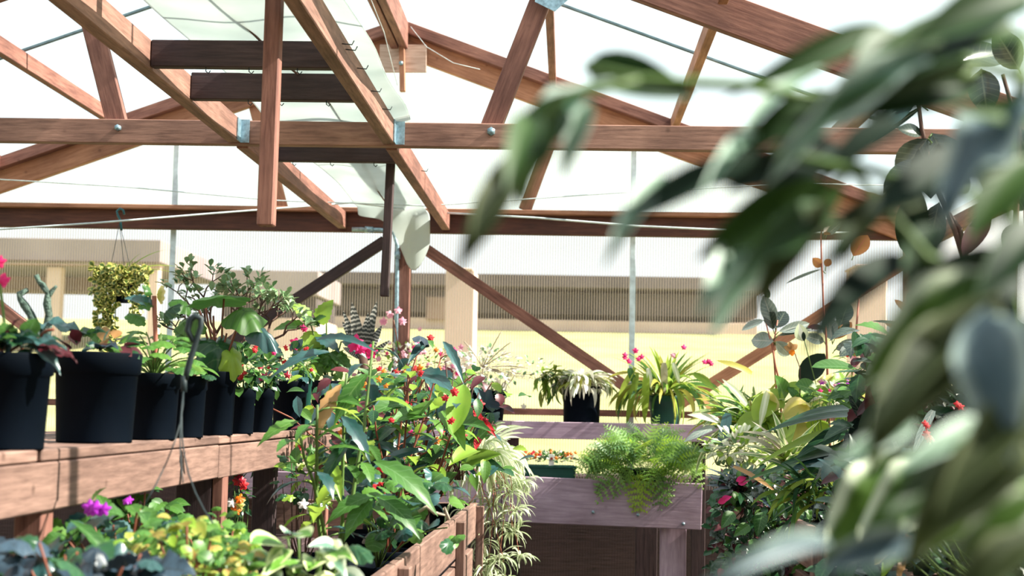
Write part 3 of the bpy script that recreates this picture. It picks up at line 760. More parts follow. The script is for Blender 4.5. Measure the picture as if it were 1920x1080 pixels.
# middle bench
XM = -.385; ZM = .915
mb = root('planting_bench', 'lower slatted wooden bench in the middle with cleats on its side boards', 'bench', (XM-.4, 4.2, 0))
def edge(a, b, m=.0): return (Vector((XM-.045+(a-3.3)*.022, a, 0)), Vector((XM-.045+(b-3.3)*.022, b, 0)))
for y0, y1, z0, z1 in ((2.2, 5.85, .775, .915), (2.2, 5.7, .60, .745)):
    a, b = edge(y0, y1); beam('side_board', a+Vector((0, 0, (z0+z1)/2)), b+Vector((0, 0, (z0+z1)/2)), .024, z1-z0, W_PINK, mb)
for y in (3.57, 5.02, 5.83, 2.5):
    a, b = edge(y, y+1); X = a.x+.027
    beam('cleat', (X, y, .45), (X, y, ZM-.012), .032, .05 if y < 5.5 else .03, W_PINK, mb, up=(0, 1, 0))
for k in range(11): beam('slat', (XM-.09-.115*k, 2.2, .70), (XM-.09-.115*k, 6.5, .70), .10, .02, W_DARK, mb)
for y in (2.4, 4.2, 6.3):
    for X in (XM-.09, -1.6): beam('leg', (X, y, 0), (X, y, .69), .075, .075, W_DARK, mb, up=(0, 1, 0))
beam('end_board', (XM-.03, 6.5, .80), (-1.65, 6.5, .80), .024, .14, W_PINK, mb)
# back bench with its rear shelf
bb = root('potting_bench', 'weathered grey-purple bench below the end wall with wide front board', 'bench', (.2, 7.1, 0))
YP = 6.9
zt0, zb0 = at(975, 894, YP).z, at(975, 980, YP).z
zt1, zb1 = at(1316, 909, YP).z, at(1316, 991, YP).z
X0, XJ, X1 = at(450, 880, YP).x, at(942, 880, YP).x, at(1316, 900, YP).x
beam('front_board', (XJ+.002, YP, (zt0+zb0)/2+.004), (X1, YP, (zt1+zb1)/2), .03, zt0-zb0, W_GREY, bb)
beam('front_board', (X0, YP+.004, (zt0+zb0)/2), (XJ-.002, YP+.004, (zt0+zb0)/2+.004), .03, zt0-zb0, W_GREY, bb)
for k in range(3): beam('top_slat', (X0, YP+.07+.1*k, zt0-.09), (X1-.02, YP+.07+.1*k, zt0-.09), .09, .02, W_GREY, bb)
for px, y, wd, m in ((1262, YP+.05, .125, W_GREY), (1212, YP+.5, .11, W_DARK), (960, YP+.2, .09, W_DARK), (560, YP+.05, .09, W_GREY)):
    X = at(px, 1000, y).x; beam('leg', (X, y, 0), (X, y, zb0+.02), wd, .05, m, bb, up=(0, 1, 0))
for (px, py) in ((1281, 982), (1112, 960), (1196, 965)):
    bolt(at(px, py, YP-.014), bb, .008)
bl = bb.children[-3]
sh = root('back_shelf', 'narrow raised shelf board along the end wall holding the flowering pots', 'shelf', (.2, 7.4, 1.1))
YH = 7.36
zh = at(1000, 790, YH).z; zl = at(1000, 822, YH).z
xa, xj, xb = at(640, 800, YH).x, at(958, 800, YH).x, at(1420, 800, YH).x
beam('edge_board', (xa, YH, (zh+zl)/2), (xj-.001, YH, (zh+zl)/2), .03, zh-zl, W_GREY, sh)
beam('edge_board', (xj+.001, YH, (zh+zl)/2), (xb, YH, (zh+zl)/2), .03, zh-zl, W_GREY, sh)
for k in range(3): beam('shelf_board', (xa, YH+.07+.105*k, zh-.012), (xb, YH+.07+.105*k, zh-.012), .1, .02, W_GREY, sh)
for (px, py) in ((952, 803), (952, 811), (963, 803), (963, 811)): tubes('screw', [[at(px, py, YH-.014), at(px, py, YH-.018)]], .005, DARKWIRE, sh, 6)
for px in (700, 960, 1310): X = at(px, 840, YH+.1).x; beam('leg', (X, YH+.1, 0), (X, YH+.1, zl+.02), .07, .05, W_DARK, sh, up=(0, 1, 0))
# right bench
rb = root('side_bench', 'pink-brown plank bench on the right side half buried in foliage', 'bench', (1.2, 4.8, 0))
XE = .80
beam('side_board', (XE, 2.4, .87), (XE, 6.3, .87), .024, .14, W_PINK, rb)
beam('side_board', (XE+.004, 2.4, .70), (XE+.004, 6.3, .70), .024, .14, W_PINK, rb)
for y in (4.45, 5.7): beam('cleat', (XE-.03, y, .45), (XE-.03, y, .93), .032, .055, W_PINK, rb, up=(0, 1, 0))
for k in range(9): beam('slat', (XE+.07+.11*k, 2.4, .79), (XE+.07+.11*k, 6.9, .79), .10, .02, W_DARK, rb)
for y in (2.6, 4.5, 6.4): beam('leg', (XE+.06, y, 0), (XE+.06, y, .78), .075, .075, W_DARK, rb, up=(0, 1, 0)); beam('leg', (XE+.97, y, 0), (XE+.97, y, .78), .075, .075, W_DARK, rb, up=(0, 1, 0))
beam('end_board', (XE, 6.9, .86), (XE+1.05, 6.9, .86), .024, .14, W_PINK, rb)
# ================================================================ plant colours
G_MID = leafmat('leaf_mid', (.025, .10, .018), (.09, .23, .035), vein=(.12, .25, .08))
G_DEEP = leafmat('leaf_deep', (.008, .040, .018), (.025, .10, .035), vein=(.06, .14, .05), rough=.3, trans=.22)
G_LIME = leafmat('leaf_lime', (.16, .34, .03), (.38, .52, .06), trans=.45)
G_YEL = leafmat('leaf_yellow', (.34, .38, .05), (.62, .50, .12), edge=(.75, .62, .25), trans=.35)
G_BLUE = leafmat('leaf_blue', (.012, .05, .05), (.04, .12, .12), vein=(.02, .05, .06), rough=.28, trans=.15, spec=.8)
G_NAVY = leafmat('leaf_navy', (.010, .022, .038), (.035, .065, .10), vein=(.02, .03, .04), rough=.4, trans=.1)
G_GERAN = leafmat('leaf_geranium', (.04, .15, .02), (.14, .30, .04), mid=None, vein=(.16, .30, .08), trans=.42)
G_BEG = leafmat('leaf_begonia', (.04, .13, .02), (.10, .22, .03), vein=(.03, .08, .02), trans=.5)
G_JADE = leafmat('leaf_jade', (.08, .19, .08), (.28, .42, .22), edge=(.38, .42, .20), ew=(.7, 1), trans=.12, rough=.3)
G_HOYA = leafmat('leaf_hoya', (.03, .08, .01), (.12, .18, .02), edge=(.62, .55, .16), ew=(.35, .75), trans=.2, rough=.35)
G_BAND = leafmat('leaf_banded', (.012, .018, .016), (.035, .035, .03), band=(.32, .30, .27), trans=.08)
G_RUB = leafmat('leaf_rubber', (.010, .022, .018), (.03, .05, .035), vein=(.10, .12, .08), trans=.1, rough=.2, spec=.8, back=(.10, .10, .055))
G_RUBO = leafmat('leaf_rubber_orange', (.30, .11, .03), (.42, .17, .05), vein=(.40, .10, .06), trans=.55, rough=.35)
G_RUBP = leafmat('leaf_rubber_pale', (.10, .14, .13), (.26, .31, .28), vein=(.4, .4, .36), trans=.15, rough=.2, spec=.9)
G_STRAP = leafmat('leaf_strap', (.10, .20, .02), (.34, .44, .05), trans=.4)
G_STRAPY = leafmat('leaf_strap_yellow', (.34, .34, .04), (.50, .42, .08), trans=.4)
G_PINKST = leafmat('leaf_strap_pale', (.42, .40, .28), (.60, .46, .36), trans=.4)
G_CREAMST = leafmat('leaf_striped', (.12, .24, .05), (.22, .34, .08), edge=(.72, .72, .42), ew=(.45, .6), trans=.35)
G_SPID = leafmat('leaf_spider', (.22, .34, .12), (.40, .48, .22), mid=(.82, .84, .62), trans=.4)
G_SPIDW = leafmat('leaf_spider_pale', (.55, .62, .38), (.70, .74, .52), mid=(.92, .92, .80), trans=.4)
G_FERN = leafmat('leaf_fern', (.06, .19, .025), (.26, .43, .08), trans=.35)
G_FERNL = leafmat('leaf_fern_lime', (.30, .48, .03), (.45, .62, .05), trans=.45)
G_VAR = leafmat('leaf_variegated', (.08, .22, .03), (.16, .33, .04), edge=(.72, .76, .42), ew=(.45, .8), trans=.25)
G_VARW = leafmat('leaf_variegated_white', (.10, .22, .16), (.18, .32, .24), edge=(.82, .86, .72), ew=(.25, .7), trans=.25)
G_COL = leafmat('leaf_coleus', (.26, .34, .04), (.56, .30, .10), edge=(.42, .50, .10), ew=(.6, .9), trans=.3)
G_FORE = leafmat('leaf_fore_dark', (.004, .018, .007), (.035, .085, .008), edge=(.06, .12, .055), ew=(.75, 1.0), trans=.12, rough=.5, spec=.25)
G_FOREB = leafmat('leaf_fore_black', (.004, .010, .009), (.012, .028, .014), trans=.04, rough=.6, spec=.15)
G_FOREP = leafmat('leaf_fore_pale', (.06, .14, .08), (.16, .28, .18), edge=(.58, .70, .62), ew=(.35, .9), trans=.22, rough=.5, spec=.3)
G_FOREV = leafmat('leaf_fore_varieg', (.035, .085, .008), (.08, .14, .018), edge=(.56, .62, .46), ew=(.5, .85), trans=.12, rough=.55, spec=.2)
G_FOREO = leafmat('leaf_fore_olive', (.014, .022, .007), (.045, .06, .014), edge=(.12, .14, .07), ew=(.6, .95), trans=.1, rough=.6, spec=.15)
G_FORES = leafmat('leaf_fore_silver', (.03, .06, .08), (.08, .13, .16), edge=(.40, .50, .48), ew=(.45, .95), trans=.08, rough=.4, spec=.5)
G_PALE = leafmat('leaf_pale_bloom', (.62, .60, .48), (.85, .78, .68), trans=.4)
G_ORCH = leafmat('leaf_orchid', (.04, .12, .02), (.40, .40, .06), trans=.35)
G_DRY = leafmat('leaf_dry', (.34, .16, .05), (.55, .30, .12), trans=.35)
F_RED = leafmat('petal_red', (.60, .012, .02), (.75, .03, .04), trans=.3, rough=.6)
F_MAG = leafmat('petal_magenta', (.70, .01, .13), (.85, .03, .25), trans=.35, rough=.6)
F_PINK = leafmat('petal_pink', (.75, .25, .40), (.85, .45, .55), trans=.4)
F_ORG = leafmat('petal_orange', (.80, .14, .01), (.90, .28, .02), trans=.35)
F_DEEP = leafmat('petal_deep_red', (.25, .004, .02), (.42, .01, .03), trans=.2)
F_PURP = leafmat('petal_purple', (.45, .02, .55), (.60, .06, .70), trans=.35)
F_WHITE = leafmat('petal_white', (.8, .74, .72), (.9, .85, .82), trans=.4)
R_DARK = leafmat('leaf_dark_red', (.05, .008, .015), (.14, .02, .03), trans=.25)
S_GREEN = plain('stem_green', (.10, .17, .04), .5)
S_RED = plain('stem_red', (.20, .06, .035), .5)
S_BROWN = plain('stem_brown', (.09, .045, .035), .7)
S_PALE = plain('stem_pale', (.42, .34, .26), .6)
S_PINK = plain('stem_pink', (.38, .13, .09), .5)
ZT = 1.2095
def shelf_pot(pl, pr, yrim):
    """a pot on the left shelf whose rim spans two pixels: centre, radius and height from where the shelf edge runs"""
    cx_ = (pl+pr)/2; Y = 3.
    for _ in range(40):
        r = (pr-pl)*Y/F/2
        e = proj((XS-r+.014, Y, ZT+.08))[0]-cx_
        Y += -e*.0025 if abs(e) < 300 else -.3*(1 if e > 0 else -1)
        Y = max(1.5, min(7, Y))
    p = Vector((XS-r+.014, Y, ZT)); h = at(cx_, yrim, Y).z - ZT
    return p, r, h
def onto(px, Y, z):
    """point at depth Y and height z under a pixel column"""
    p = at(px, 600, Y); q = at(px, 900, Y); f = (z-p.z)/(q.z-p.z); return p.lerp(q, f)
GP = 'black pots in a row on the left shelf'
# --- the row of pots on the left shelf
p, r, h = shelf_pot(-75, 97, 662)
A = Plant('potted_plant', 'nearest black pot at the left end of the shelf with broad blue-green leaves', 'potted plant', p, GP)
A.pot(p, r, h)
for b, t, w_, k, m in [((10, 655), (110, 610), 46, 'heart', G_BLUE), ((20, 650), (-60, 600), 60, 'heart', G_BLUE), ((40, 650), (120, 645), 40, 'ovate_d', G_BLUE), ((0, 650), (60, 600), 40, 'heart', G_DEEP), ((-10, 655), (20, 610), 40, 'heart', G_MID), ((60, 655), (20, 680), 30, 'ovate', G_DEEP), ((70, 655), (140, 640), 32, 'ovate_w', R_DARK)]:
    A.px(k, m, b, t, p.y-.02, p.y-.06, w_, .25)
for q in range(7): A.stem(curve(p+Vector((A.R.uniform(-.03, .03), A.R.uniform(-.03, .03), h*.85)), at(A.R.uniform(-40, 110), A.R.uniform(610, 650), p.y), (0, 0, .02), 5), .003, S_RED)
for q in [(-6, 492), (-2, 522)]: A.flower(at(q[0], q[1], p.y), .03, F_MAG)
A.stem(curve(p+Vector((0, 0, h*.85)), at(-6, 505, p.y), (0, 0, .02), 5), .003, S_GREEN)
A.bush(p+Vector((0, 0, h+.008)), (r*.8, r*.8, .03), 16, .04, .03, ['ovate', 'heart'], [G_DEEP, G_MID, R_DARK], obj=True, zmin=0); A.done()
p, r, h = shelf_pot(97, 262, 662)
A = Plant('potted_plant', 'second black pot on the shelf, widest, with a knobbly grey-green cactus-like branch', 'potted plant', p, GP)
A.pot(p, r, h)
def knob(pts, r0, r1, m, name='branch'):
    P = [at(*q) for q in pts]; rs = [r0+(r1-r0)*i/(len(P)-1)*1.0 + (.0016 if i % 2 else 0) for i in range(len(P))]
    return tubes(name, [(P, rs)], r0, m, A.r, 8)
CAC = plain('cactus_skin', (.07, .11, .09), .6, 0, .5, 90, .6)
Yc = p.y+.02
knob([(84, 655, Yc), (88, 620, Yc), (92, 590, Yc), (88, 570, Yc), (90, 550, Yc), (80, 535, Yc), (73, 528, Yc), (68, 516, Yc)], .010, .0045, CAC)
knob([(90, 580, Yc), (88, 560, Yc), (92, 556, Yc), (98, 545, Yc), (106, 536, Yc)], .006, .003, CAC)
knob([(82, 640, Yc), (66, 612, Yc), (58, 590, Yc), (46, 572, Yc), (38, 560, Yc), (36, 552, Yc), (52, 543, Yc)], .011, .005, CAC)
for b, t, w_, k, m in [((75, 610), (150, 592), 46, 'ovate_w', G_BLUE), ((140, 640), (188, 600), 44, 'heart', G_DEEP), ((195, 650), (150, 640), 30, 'ovate_d', G_BLUE), ((200, 655), (160, 640), 22, 'lance', G_RUBP), ((185, 655), (215, 635), 40, 'heart', G_NAVY), ((130, 655), (105, 625), 34, 'ovate', R_DARK), ((180, 650), (230, 640), 30, 'ovate_w', G_MID)]:
    A.px(k, m, b, t, p.y-.02, p.y-.06, w_, .3)
A.bush(p+Vector((0, 0, h+.005)), (r*.85, r*.85, .035), 22, .035, .026, ['ovate', 'small'], [G_DEEP, G_MID, R_DARK, G_DRY], obj=True, zmin=0); A.done()
p, r, h = shelf_pot(236, 338, 700)
A = Plant('potted_plant', 'third black pot on the shelf with scalloped bright green geranium leaves', 'potted plant', p, GP)
A.pot(p, r, h); A.petioled(p+Vector((0, 0, h*.85)), 26, .105, .125, .062, ['geran', 'maple'], [G_GERAN, G_GERAN, G_MID], S_GREEN)
A.stem([p+Vector((0, 0, h*.8)), at(292, 640, p.y), at(290, 590, p.y), at(289, 555, p.y)], .006, S_PINK)
for b, t, w_, k, m in [((289, 575), (240, 545), 26, 'tooth', G_BLUE), ((290, 570), (300, 540), 34, 'geran', G_YEL), ((285, 600), (240, 590), 34, 'geran', G_MID), ((292, 600), (330, 570), 36, 'geran', G_DEEP), ((290, 565), (262, 575), 30, 'maple', G_MID), ((292, 560), (272, 535), 26, 'maple', G_MID)]: A.px(k, m, b, t, p.y, p.y-.03, w_, .5)
A.done()
p, r, h = shelf_pot(312, 388, 705)
A = Plant('potted_plant', 'fourth pot on the shelf, narrow and black, half hidden behind the dark hanger hook', 'potted plant', p, GP)
A.pot(p, r, h); A.petioled(p+Vector((0, 0, h*.85)), 12, .06, .07, .05, ['geran', 'ovate'], [G_GERAN, G_DEEP], S_RED); A.done()
p, r, h = shelf_pot(373, 443, 697)
A = Plant('potted_begonia', 'large umbrella-leaved begonia in the fifth black shelf pot with reddish stalks', 'potted plant', p, GP)
A.pot(p, r, h); Y = p.y
ctr = p+Vector((0, 0, h*.85))
for (px, py), b, t, w_, m in [((395, 560), (385, 572), (420, 545), 175, G_BEG), ((440, 560), (420, 560), (490, 600), 95, G_BEG), ((385, 600), (400, 592), (330, 605), 70, G_BEG), ((410, 620), (400, 600), (415, 690), 90, G_DEEP), ((470, 600), (455, 590), (522, 640), 52, G_BLUE), ((432, 640), (425, 625), (440, 700), 55, G_LIME), ((370, 560), (372, 575), (325, 560), 66, G_BEG), ((350, 620), (352, 590), (345, 650), 46, G_MID)]:
    A.px('begon', m, b, t, Y-.01, Y-.05, w_, .35 if w_ < 100 else .12)
    A.stem(curve(ctr, at(b[0], b[1], Y-.01), (0, 0, 0), 5, .003, A.R), [.004, .003], S_RED)
A.done()
for pl, pr, yr, lab, bl_, fl_ in [(426, 480, 728, 'sixth pot on the shelf, small and black with low mixed green foliage', (G_DEEP, G_MID), F_RED), (466, 515, 728, 'seventh pot on the shelf, small and black with pink-dotted impatiens', (G_DEEP, G_MID), F_MAG), (508, 577, 715, 'eighth pot on the shelf, black, with bluish leaves and a red bloom', (G_BLUE, G_MID), F_RED)]:
    p, r, h = shelf_pot(pl, pr, yr)
    A = Plant('potted_plant', lab, 'potted plant', p, GP); A.pot(p, r, h)
    A.bush(p+Vector((0, 0, h+.05)), (r*1.35, r*1.2, .075), 90, .038, .025, ['ovate', 'ellip_d', 'small'], list(bl_), obj=False, shell=.3, stem=S_GREEN, base=p+Vector((0, 0, h*.85)))
    for k in range(9):
        a = A.R.uniform(0, 6.28); A.flower(p+Vector((math.cos(a)*r*1.2, -abs(math.sin(a))*r, h+A.R.uniform(.02, .12))), .018, fl_)
    A.done()
p, r, h = shelf_pot(556, 584, 700)
A = Plant('potted_plant', 'slim teal-green pot squeezed between two black pots on the shelf', 'potted plant', p); A.pot(p, r, h, GREENP)
A.bush(p+Vector((0, 0, h+.04)), (.035, .035, .05), 30, .035, .02, ['ovate'], [G_MID, G_LIME], stem=S_GREEN, base=p+Vector((0, 0, h*.8))); A.done()
p, r, h = shelf_pot(580, 650, 714)
A = Plant('potted_hibiscus', 'lime-leaved plant with magenta blooms in the black pot before the shelf end', 'potted plant', p, GP); A.pot(p, r, h); Y = p.y
c0 = p+Vector((0, 0, h*.85))
for q in [(580, 600), (560, 640), (612, 590), (640, 640), (590, 650)]: A.stem(curve(c0, at(q[0], q[1], Y), (0, 0, .01), 6, .004, A.R), .0035, S_GREEN)
for b, t, w_, k, m in [((580, 605), (557, 562), 34, 'tooth', G_LIME), ((600, 608), (612, 562), 38, 'tooth', G_LIME), ((575, 615), (515, 600), 30, 'tooth', G_GERAN), ((580, 620), (590, 668), 40, 'tooth', G_LIME), ((590, 630), (640, 640), 34, 'tooth_l', G_BLUE), ((575, 640), (550, 690), 34, 'tooth', G_GERAN), ((600, 650), (560, 655), 34, 'tooth', G_MID), ((600, 640), (620, 690), 40, 'maple', G_GERAN), ((585, 610), (600, 585), 26, 'tooth', G_MID), ((620, 660), (665, 690), 30, 'tooth', G_MID), ((640, 640), (690, 650), 26, 'tooth_l', G_BLUE), ((605, 670), (580, 715), 34, 'tooth', G_GERAN), ((600, 612), (575, 590), 22, 'tooth', G_DEEP), ((640, 660), (610, 690), 34, 'geran', G_GERAN)]:
    A.px(k, m, b, t, Y, Y-.05, w_, .45)
for (x, y), s_ in [((553, 642), 24), ((664, 642), 30), ((688, 662), 28), ((674, 655), 22), ((568, 614), 14), ((576, 700), 14)]:
    A.flower(at(x, y, Y-.06), s_*Y/F, F_MAG if y < 690 else F_RED)
A.bush(at(610, 680, Y), (.10, .05, .06), 60, .04, .026, ['tooth', 'ovate'], [G_MID, G_GERAN], shell=.2); A.done()
# --- behind the row
b0 = onto(690, 6.2, ZT)
A = Plant('banded_bromeliad', 'dark urn bromeliad with silver cross bands standing beside the conduit', 'bromeliad', b0)
A.pot(b0, .07, .13)
c0 = at(678, 668, 6.2); c0.z = b0.z+.12
for b, t, w_, k in [((680, 650), (640, 600), 20, 'sword'), ((678, 650), (660, 568), 26, 'sword'), ((682, 650), (706, 567), 20, 'sword'), ((684, 655), (700, 598), 24, 'sword'), ((680, 655), (640, 650), 16, 'sword'), ((684, 655), (716, 610), 20, 'sword'), ((676, 655), (642, 580), 16, 'sword'), ((684, 660), (728, 640), 14, 'sword'), ((680, 660), (690, 590), 24, 'sword')]:
    B = at(b[0], b[1]+14, 6.2); T = at(t[0], t[1], 6.2+A.R.uniform(-.05, .05)); A.leaf(k, G_BAND, B, T-B, (T-B).length*1.05, w_*6.2/F*1.0, (CAM-B) if k == 'sword' else Vector((0, -1, .4)))
A.leaf('sword', G_BAND, c0, (0, -.4, 1), .15, .04); A.stem([b0+Vector((0, 0, .1)), at(680, 664, 6.2)], .02, S_BROWN, seg=8); A.done()
jb = onto(400, 5.6, ZT); JP = at(395, 600, 5.6)
A = Plant('jade_plant', 'bonsai-like jade plant with forked brown branches and small plump leaves', 'potted plant', jb)
A.pot(jb, .10, .12)
tips = []
def fork(p, d, L, r_, n):
    q = p+d*L; mid_ = (p+q)/2+Vector((A.R.uniform(-.01, .01), 0, A.R.uniform(-.005, .01)))
    paths.append(([p, mid_, q], [r_, r_*.8]))
    if n == 0: tips.append((q, d)); return
    for s_ in (-1, 1):
        dd = (d+Vector((s_*A.R.uniform(.35, .8), A.R.uniform(-.5, .5), A.R.uniform(-.1, .35)))).normalized(); fork(q, dd, L*A.R.uniform(.62, .85), r_*.7, n-1)
paths = []
J0 = jb+Vector((0, 0, .11))
fork(J0, Vector((-.25, 0, .95)), .16, .012, 4); fork(J0, Vector((.55, 0, .8)), .17, .012, 4); fork(J0, Vector((.1, .1, 1)), .18, .010, 4)
for pa in paths: tubes('branch', [pa], .01, S_BROWN, A.r, 5)
for q, d in tips:
    for k in range(10):
        dd = (d+Vector((A.R.uniform(-1.2, 1.2), A.R.uniform(-1.2, 1.2), A.R.uniform(-.6, 1)))).normalized(); A.mleaf('foliage', 'obov', G_JADE, q+Vector((A.R.uniform(-.018, .018), A.R.uniform(-.02, .02), A.R.uniform(-.02, .02))), dd, .036, .023)
A.done()
# hanging basket at the plate
hb = at(228, 545, 7.1); hk = at(225, 396, 7.1)
A = Plant('hanging_basket', 'hanging basket with curling yellow-edged hoya vines, hung from a teal hook', 'hanging plant', hb-Vector((0, 0, .06)))
A.pot(hb-Vector((0, 0, .06)), .075, .11, taper=.7)
for s_ in (-1, 0, 1): A.stem([hk-Vector((0, 0, .06)), hb+Vector((s_*.065, -.02 if s_ else .06, .05))], .0016, DARKWIRE, 'wire', 4)
A.stem([at(233, 402, 7.1), at(231, 394, 7.1), at(225, 391, 7.1), at(219, 396, 7.1), at(221, 404, 7.1), at(226, 414, 7.1), at(228, 432, 7.1)], .006, TEAL, 'hook', 6)
for px, yb in [(182, 640), (196, 655), (205, 690), (216, 685), (232, 560), (243, 560), (258, 600), (268, 585), (250, 590), (190, 600), (176, 560), (208, 640), (200, 620), (280, 540)]:
    x0 = (px-228)*.55+228; pts = [at(x0, 520, 7.08), at(px, 500, 7.05), at(px+A.R.uniform(-3, 3), 530, 7.03), at(px+A.R.uniform(-3, 3), (530+yb)/2, 7.03), at(px+A.R.uniform(-4, 4), yb, 7.03)]
    A.stem(pts, .0025, S_GREEN, 'vine', 4)
    for a_, b_ in zip(pts, pts[1:]):
        for k in range(int((b_-a_).length/.0095)):
            q = a_.lerp(b_, A.R.random()); A.mleaf('foliage', A.R.choice(['obov_c', 'obov']), G_HOYA, q, (A.R.uniform(-1, 1), A.R.uniform(-1, .1), A.R.uniform(-1, .6)), .036, .030, (A.R.uniform(-1, 1), -1, A.R.uniform(-.3, 1)))
for k in range(170):
    a = A.R.uniform(0, 6.28); A.mleaf('foliage', 'obov_c', G_HOYA, hb+Vector((math.cos(a)*A.R.uniform(.02, .13), math.sin(a)*.08, A.R.uniform(.04, .12))), (math.cos(a), math.sin(a), A.R.uniform(-.5, .8)), .036, .030, (A.R.uniform(-.6, .6), -1, A.R.uniform(-.3, 1)))
for t in [(150, 490), (300, 455), (335, 485), (330, 500), (255, 470)]:
    B = at(232, 515, 7.1); T = at(t[0], t[1], 7.1); A.leaf('strap1', G_STRAP, B, (T-B)+Vector((0, 0, .06)), (T-B).length*1.05, .012)
A.done()
# ================================================================ back shelf
ZB = at(1000, 790, YH).z-.002
def bpos(px, y=YH+.12, z=None): return onto(px, y, ZB if z is None else z)
b = bpos(905); A = Plant('flowering_succulent', 'pale, sun-bleached blooming jade bush in the leftmost black pot on the back shelf', 'potted plant', b)
r = 45*7.48/F; A.pot(b, r, .155)
c = at(905, 690, 7.4)
A.bush(c, (.20, .12, .12), 420, .030, .018, ['obov', 'small'], [G_PALE, G_PALE, G_JADE, F_WHITE], shell=.25, stem=S_PALE, base=b+Vector((0, 0, .13)), nst=24, sr=.004)  # besides real blooms, pale leaf colours carry the white of the sun
A.bush(at(1000, 690, 7.35), (.10, .06, .06), 60, .026, .016, ['obov'], [G_PALE, G_JADE], shell=.2, stem=S_PALE, base=c, nst=8, sr=.002)
A.bush(at(905, 745, 7.4), (.12, .06, .05), 120, .03, .02, ['obov'], [G_JADE, G_MID, G_DEEP], shell=.2)
for q in [(960, 640), (940, 622), (958, 660), (990, 690), (870, 640)]:
    A.stem(curve(c, at(q[0], q[1], 7.35), (0, 0, .01), 6), .003, S_PALE)
A.done()
b = bpos(770); A = Plant('potted_flowers', 'mixed pink, white and orange blossoms massed left on the back shelf', 'potted flowers', b)
A.pot(b, .11, .13)
A.bush(at(770, 690, 7.3), (.26, .10, .13), 330, .034, .018, ['ellip_d', 'small', 'lance'], [G_MID, G_PALE, G_LIME, R_DARK], shell=.2, stem=S_GREEN, base=b+Vector((0, 0, .1)), nst=20)
for i in range(70):
    q = at(A.R.uniform(690, 880), A.R.gauss(690, 30), 7.2+A.R.uniform(-.08, .05)); A.flower(q, A.R.uniform(.022, .042), A.R.choice([F_PINK, F_WHITE, F_ORG, F_MAG, F_PINK, F_WHITE]), n=1)
for q in [(735, 590), (720, 600), (748, 585), (755, 600)]: A.flower(at(q[0], q[1], 7.2), .045, F_PINK)
A.stem(curve(b, at(738, 600, 7.2), (0, 0, 0), 6), .003, S_RED)
A.done()
b = bpos(1090); A = Plant('potted_cactus', 'trailing flat-stemmed plant with white sunlit top in a big black pot', 'potted plant', b)
Y = b.y-.02; r = 38*Y/F; A.pot(b, r, at(1090, 724, Y).z-b.z, taper=.88, rimh=.08)
c = b+Vector((0, 0, at(1090, 724, Y).z-b.z-.01))
for i in range(200):
    a = A.R.uniform(0, 6.28); L = A.R.uniform(.09, .19); e = A.R.uniform(.3, 1.2)
    d = Vector((math.cos(a)*math.cos(e), math.sin(a)*math.cos(e), math.sin(e)))
    A.leaf('strap2' if i % 2 else 'strap3', A.R.choice([G_PALE, G_PALE, G_SPIDW, G_ORCH]), c+Vector((d.x*.06, d.y*.05, A.R.uniform(0, .05))), d, L, .020)  # the sunlit white of the top is put into pale leaf colours
for i in range(60):
    x = A.R.uniform(990, 1048); B = at(A.R.uniform(1010, 1070), A.R.uniform(685, 705), Y-.03); T = at(x, A.R.uniform(700, 778), Y-.05)
    A.leaf(A.R.choice(['lance_d', 'strap2', 'ellip_d']), A.R.choice([G_ORCH, G_ORCH, G_LIME, G_MID]), B.lerp(T, A.R.uniform(0, .6)), (T-B)+Vector((0, 0, .05)), .09, .020)
A.flower(at(983, 762, Y-.06), .035, G_PALE); A.done()
b = bpos(1247); A = Plant('potted_bromeliad', 'arching yellow-green strap-leaved bromeliad with pink blooms in a green pot', 'potted plant', b)
Y = b.y-.03; r = 33*Y/F; hh = at(1247, 742, Y).z-b.z; A.pot(b, r, hh, GREENP, taper=.8)
c = b+Vector((0, 0, hh-.01))
for i in range(150):
    a = i*2.4; e = A.R.uniform(.15, 1.35); d = Vector((math.cos(a)*math.cos(e), math.sin(a)*math.cos(e)*.8, math.sin(e)))
    k = 'strap1' if e > .9 else A.R.choice(['strap2', 'strap2', 'strap3'])
    A.leaf(k, A.R.choice([G_STRAP, G_STRAPY, G_STRAP, G_LIME, G_MID, G_DRY if i % 5 == 0 else G_STRAP]), c+Vector((d.x*.06, d.y*.04, A.R.uniform(0, .05))), d, A.R.uniform(.20, .33), A.R.uniform(.014, .022))
for b_, t, w_, m in [((1212, 700), (1208, 795), 14, G_LIME), ((1195, 700), (1172, 800), 12, G_STRAP), ((1245, 680), (1246, 738), 13, G_PINKST), ((1180, 690), (1190, 720), 12, G_MID), ((1262, 680), (1275, 720), 10, G_SPIDW), ((1215, 690), (1222, 730), 10, G_SPIDW), ((1300, 700), (1345, 728), 11, G_STRAP), ((1190, 690), (1158, 740), 10, G_STRAP)]:
    A.px('strap1', m, b_, t, Y-.14, Y-.16, w_, .8)
for q in [(1170, 668), (1190, 660), (1178, 676), (1200, 672), (1265, 665), (1325, 676), (1332, 680), (1280, 650)]: A.flower(at(q[0], q[1], Y-.12), .034, F_MAG if q[0] != 1265 else F_PINK)
A.done()
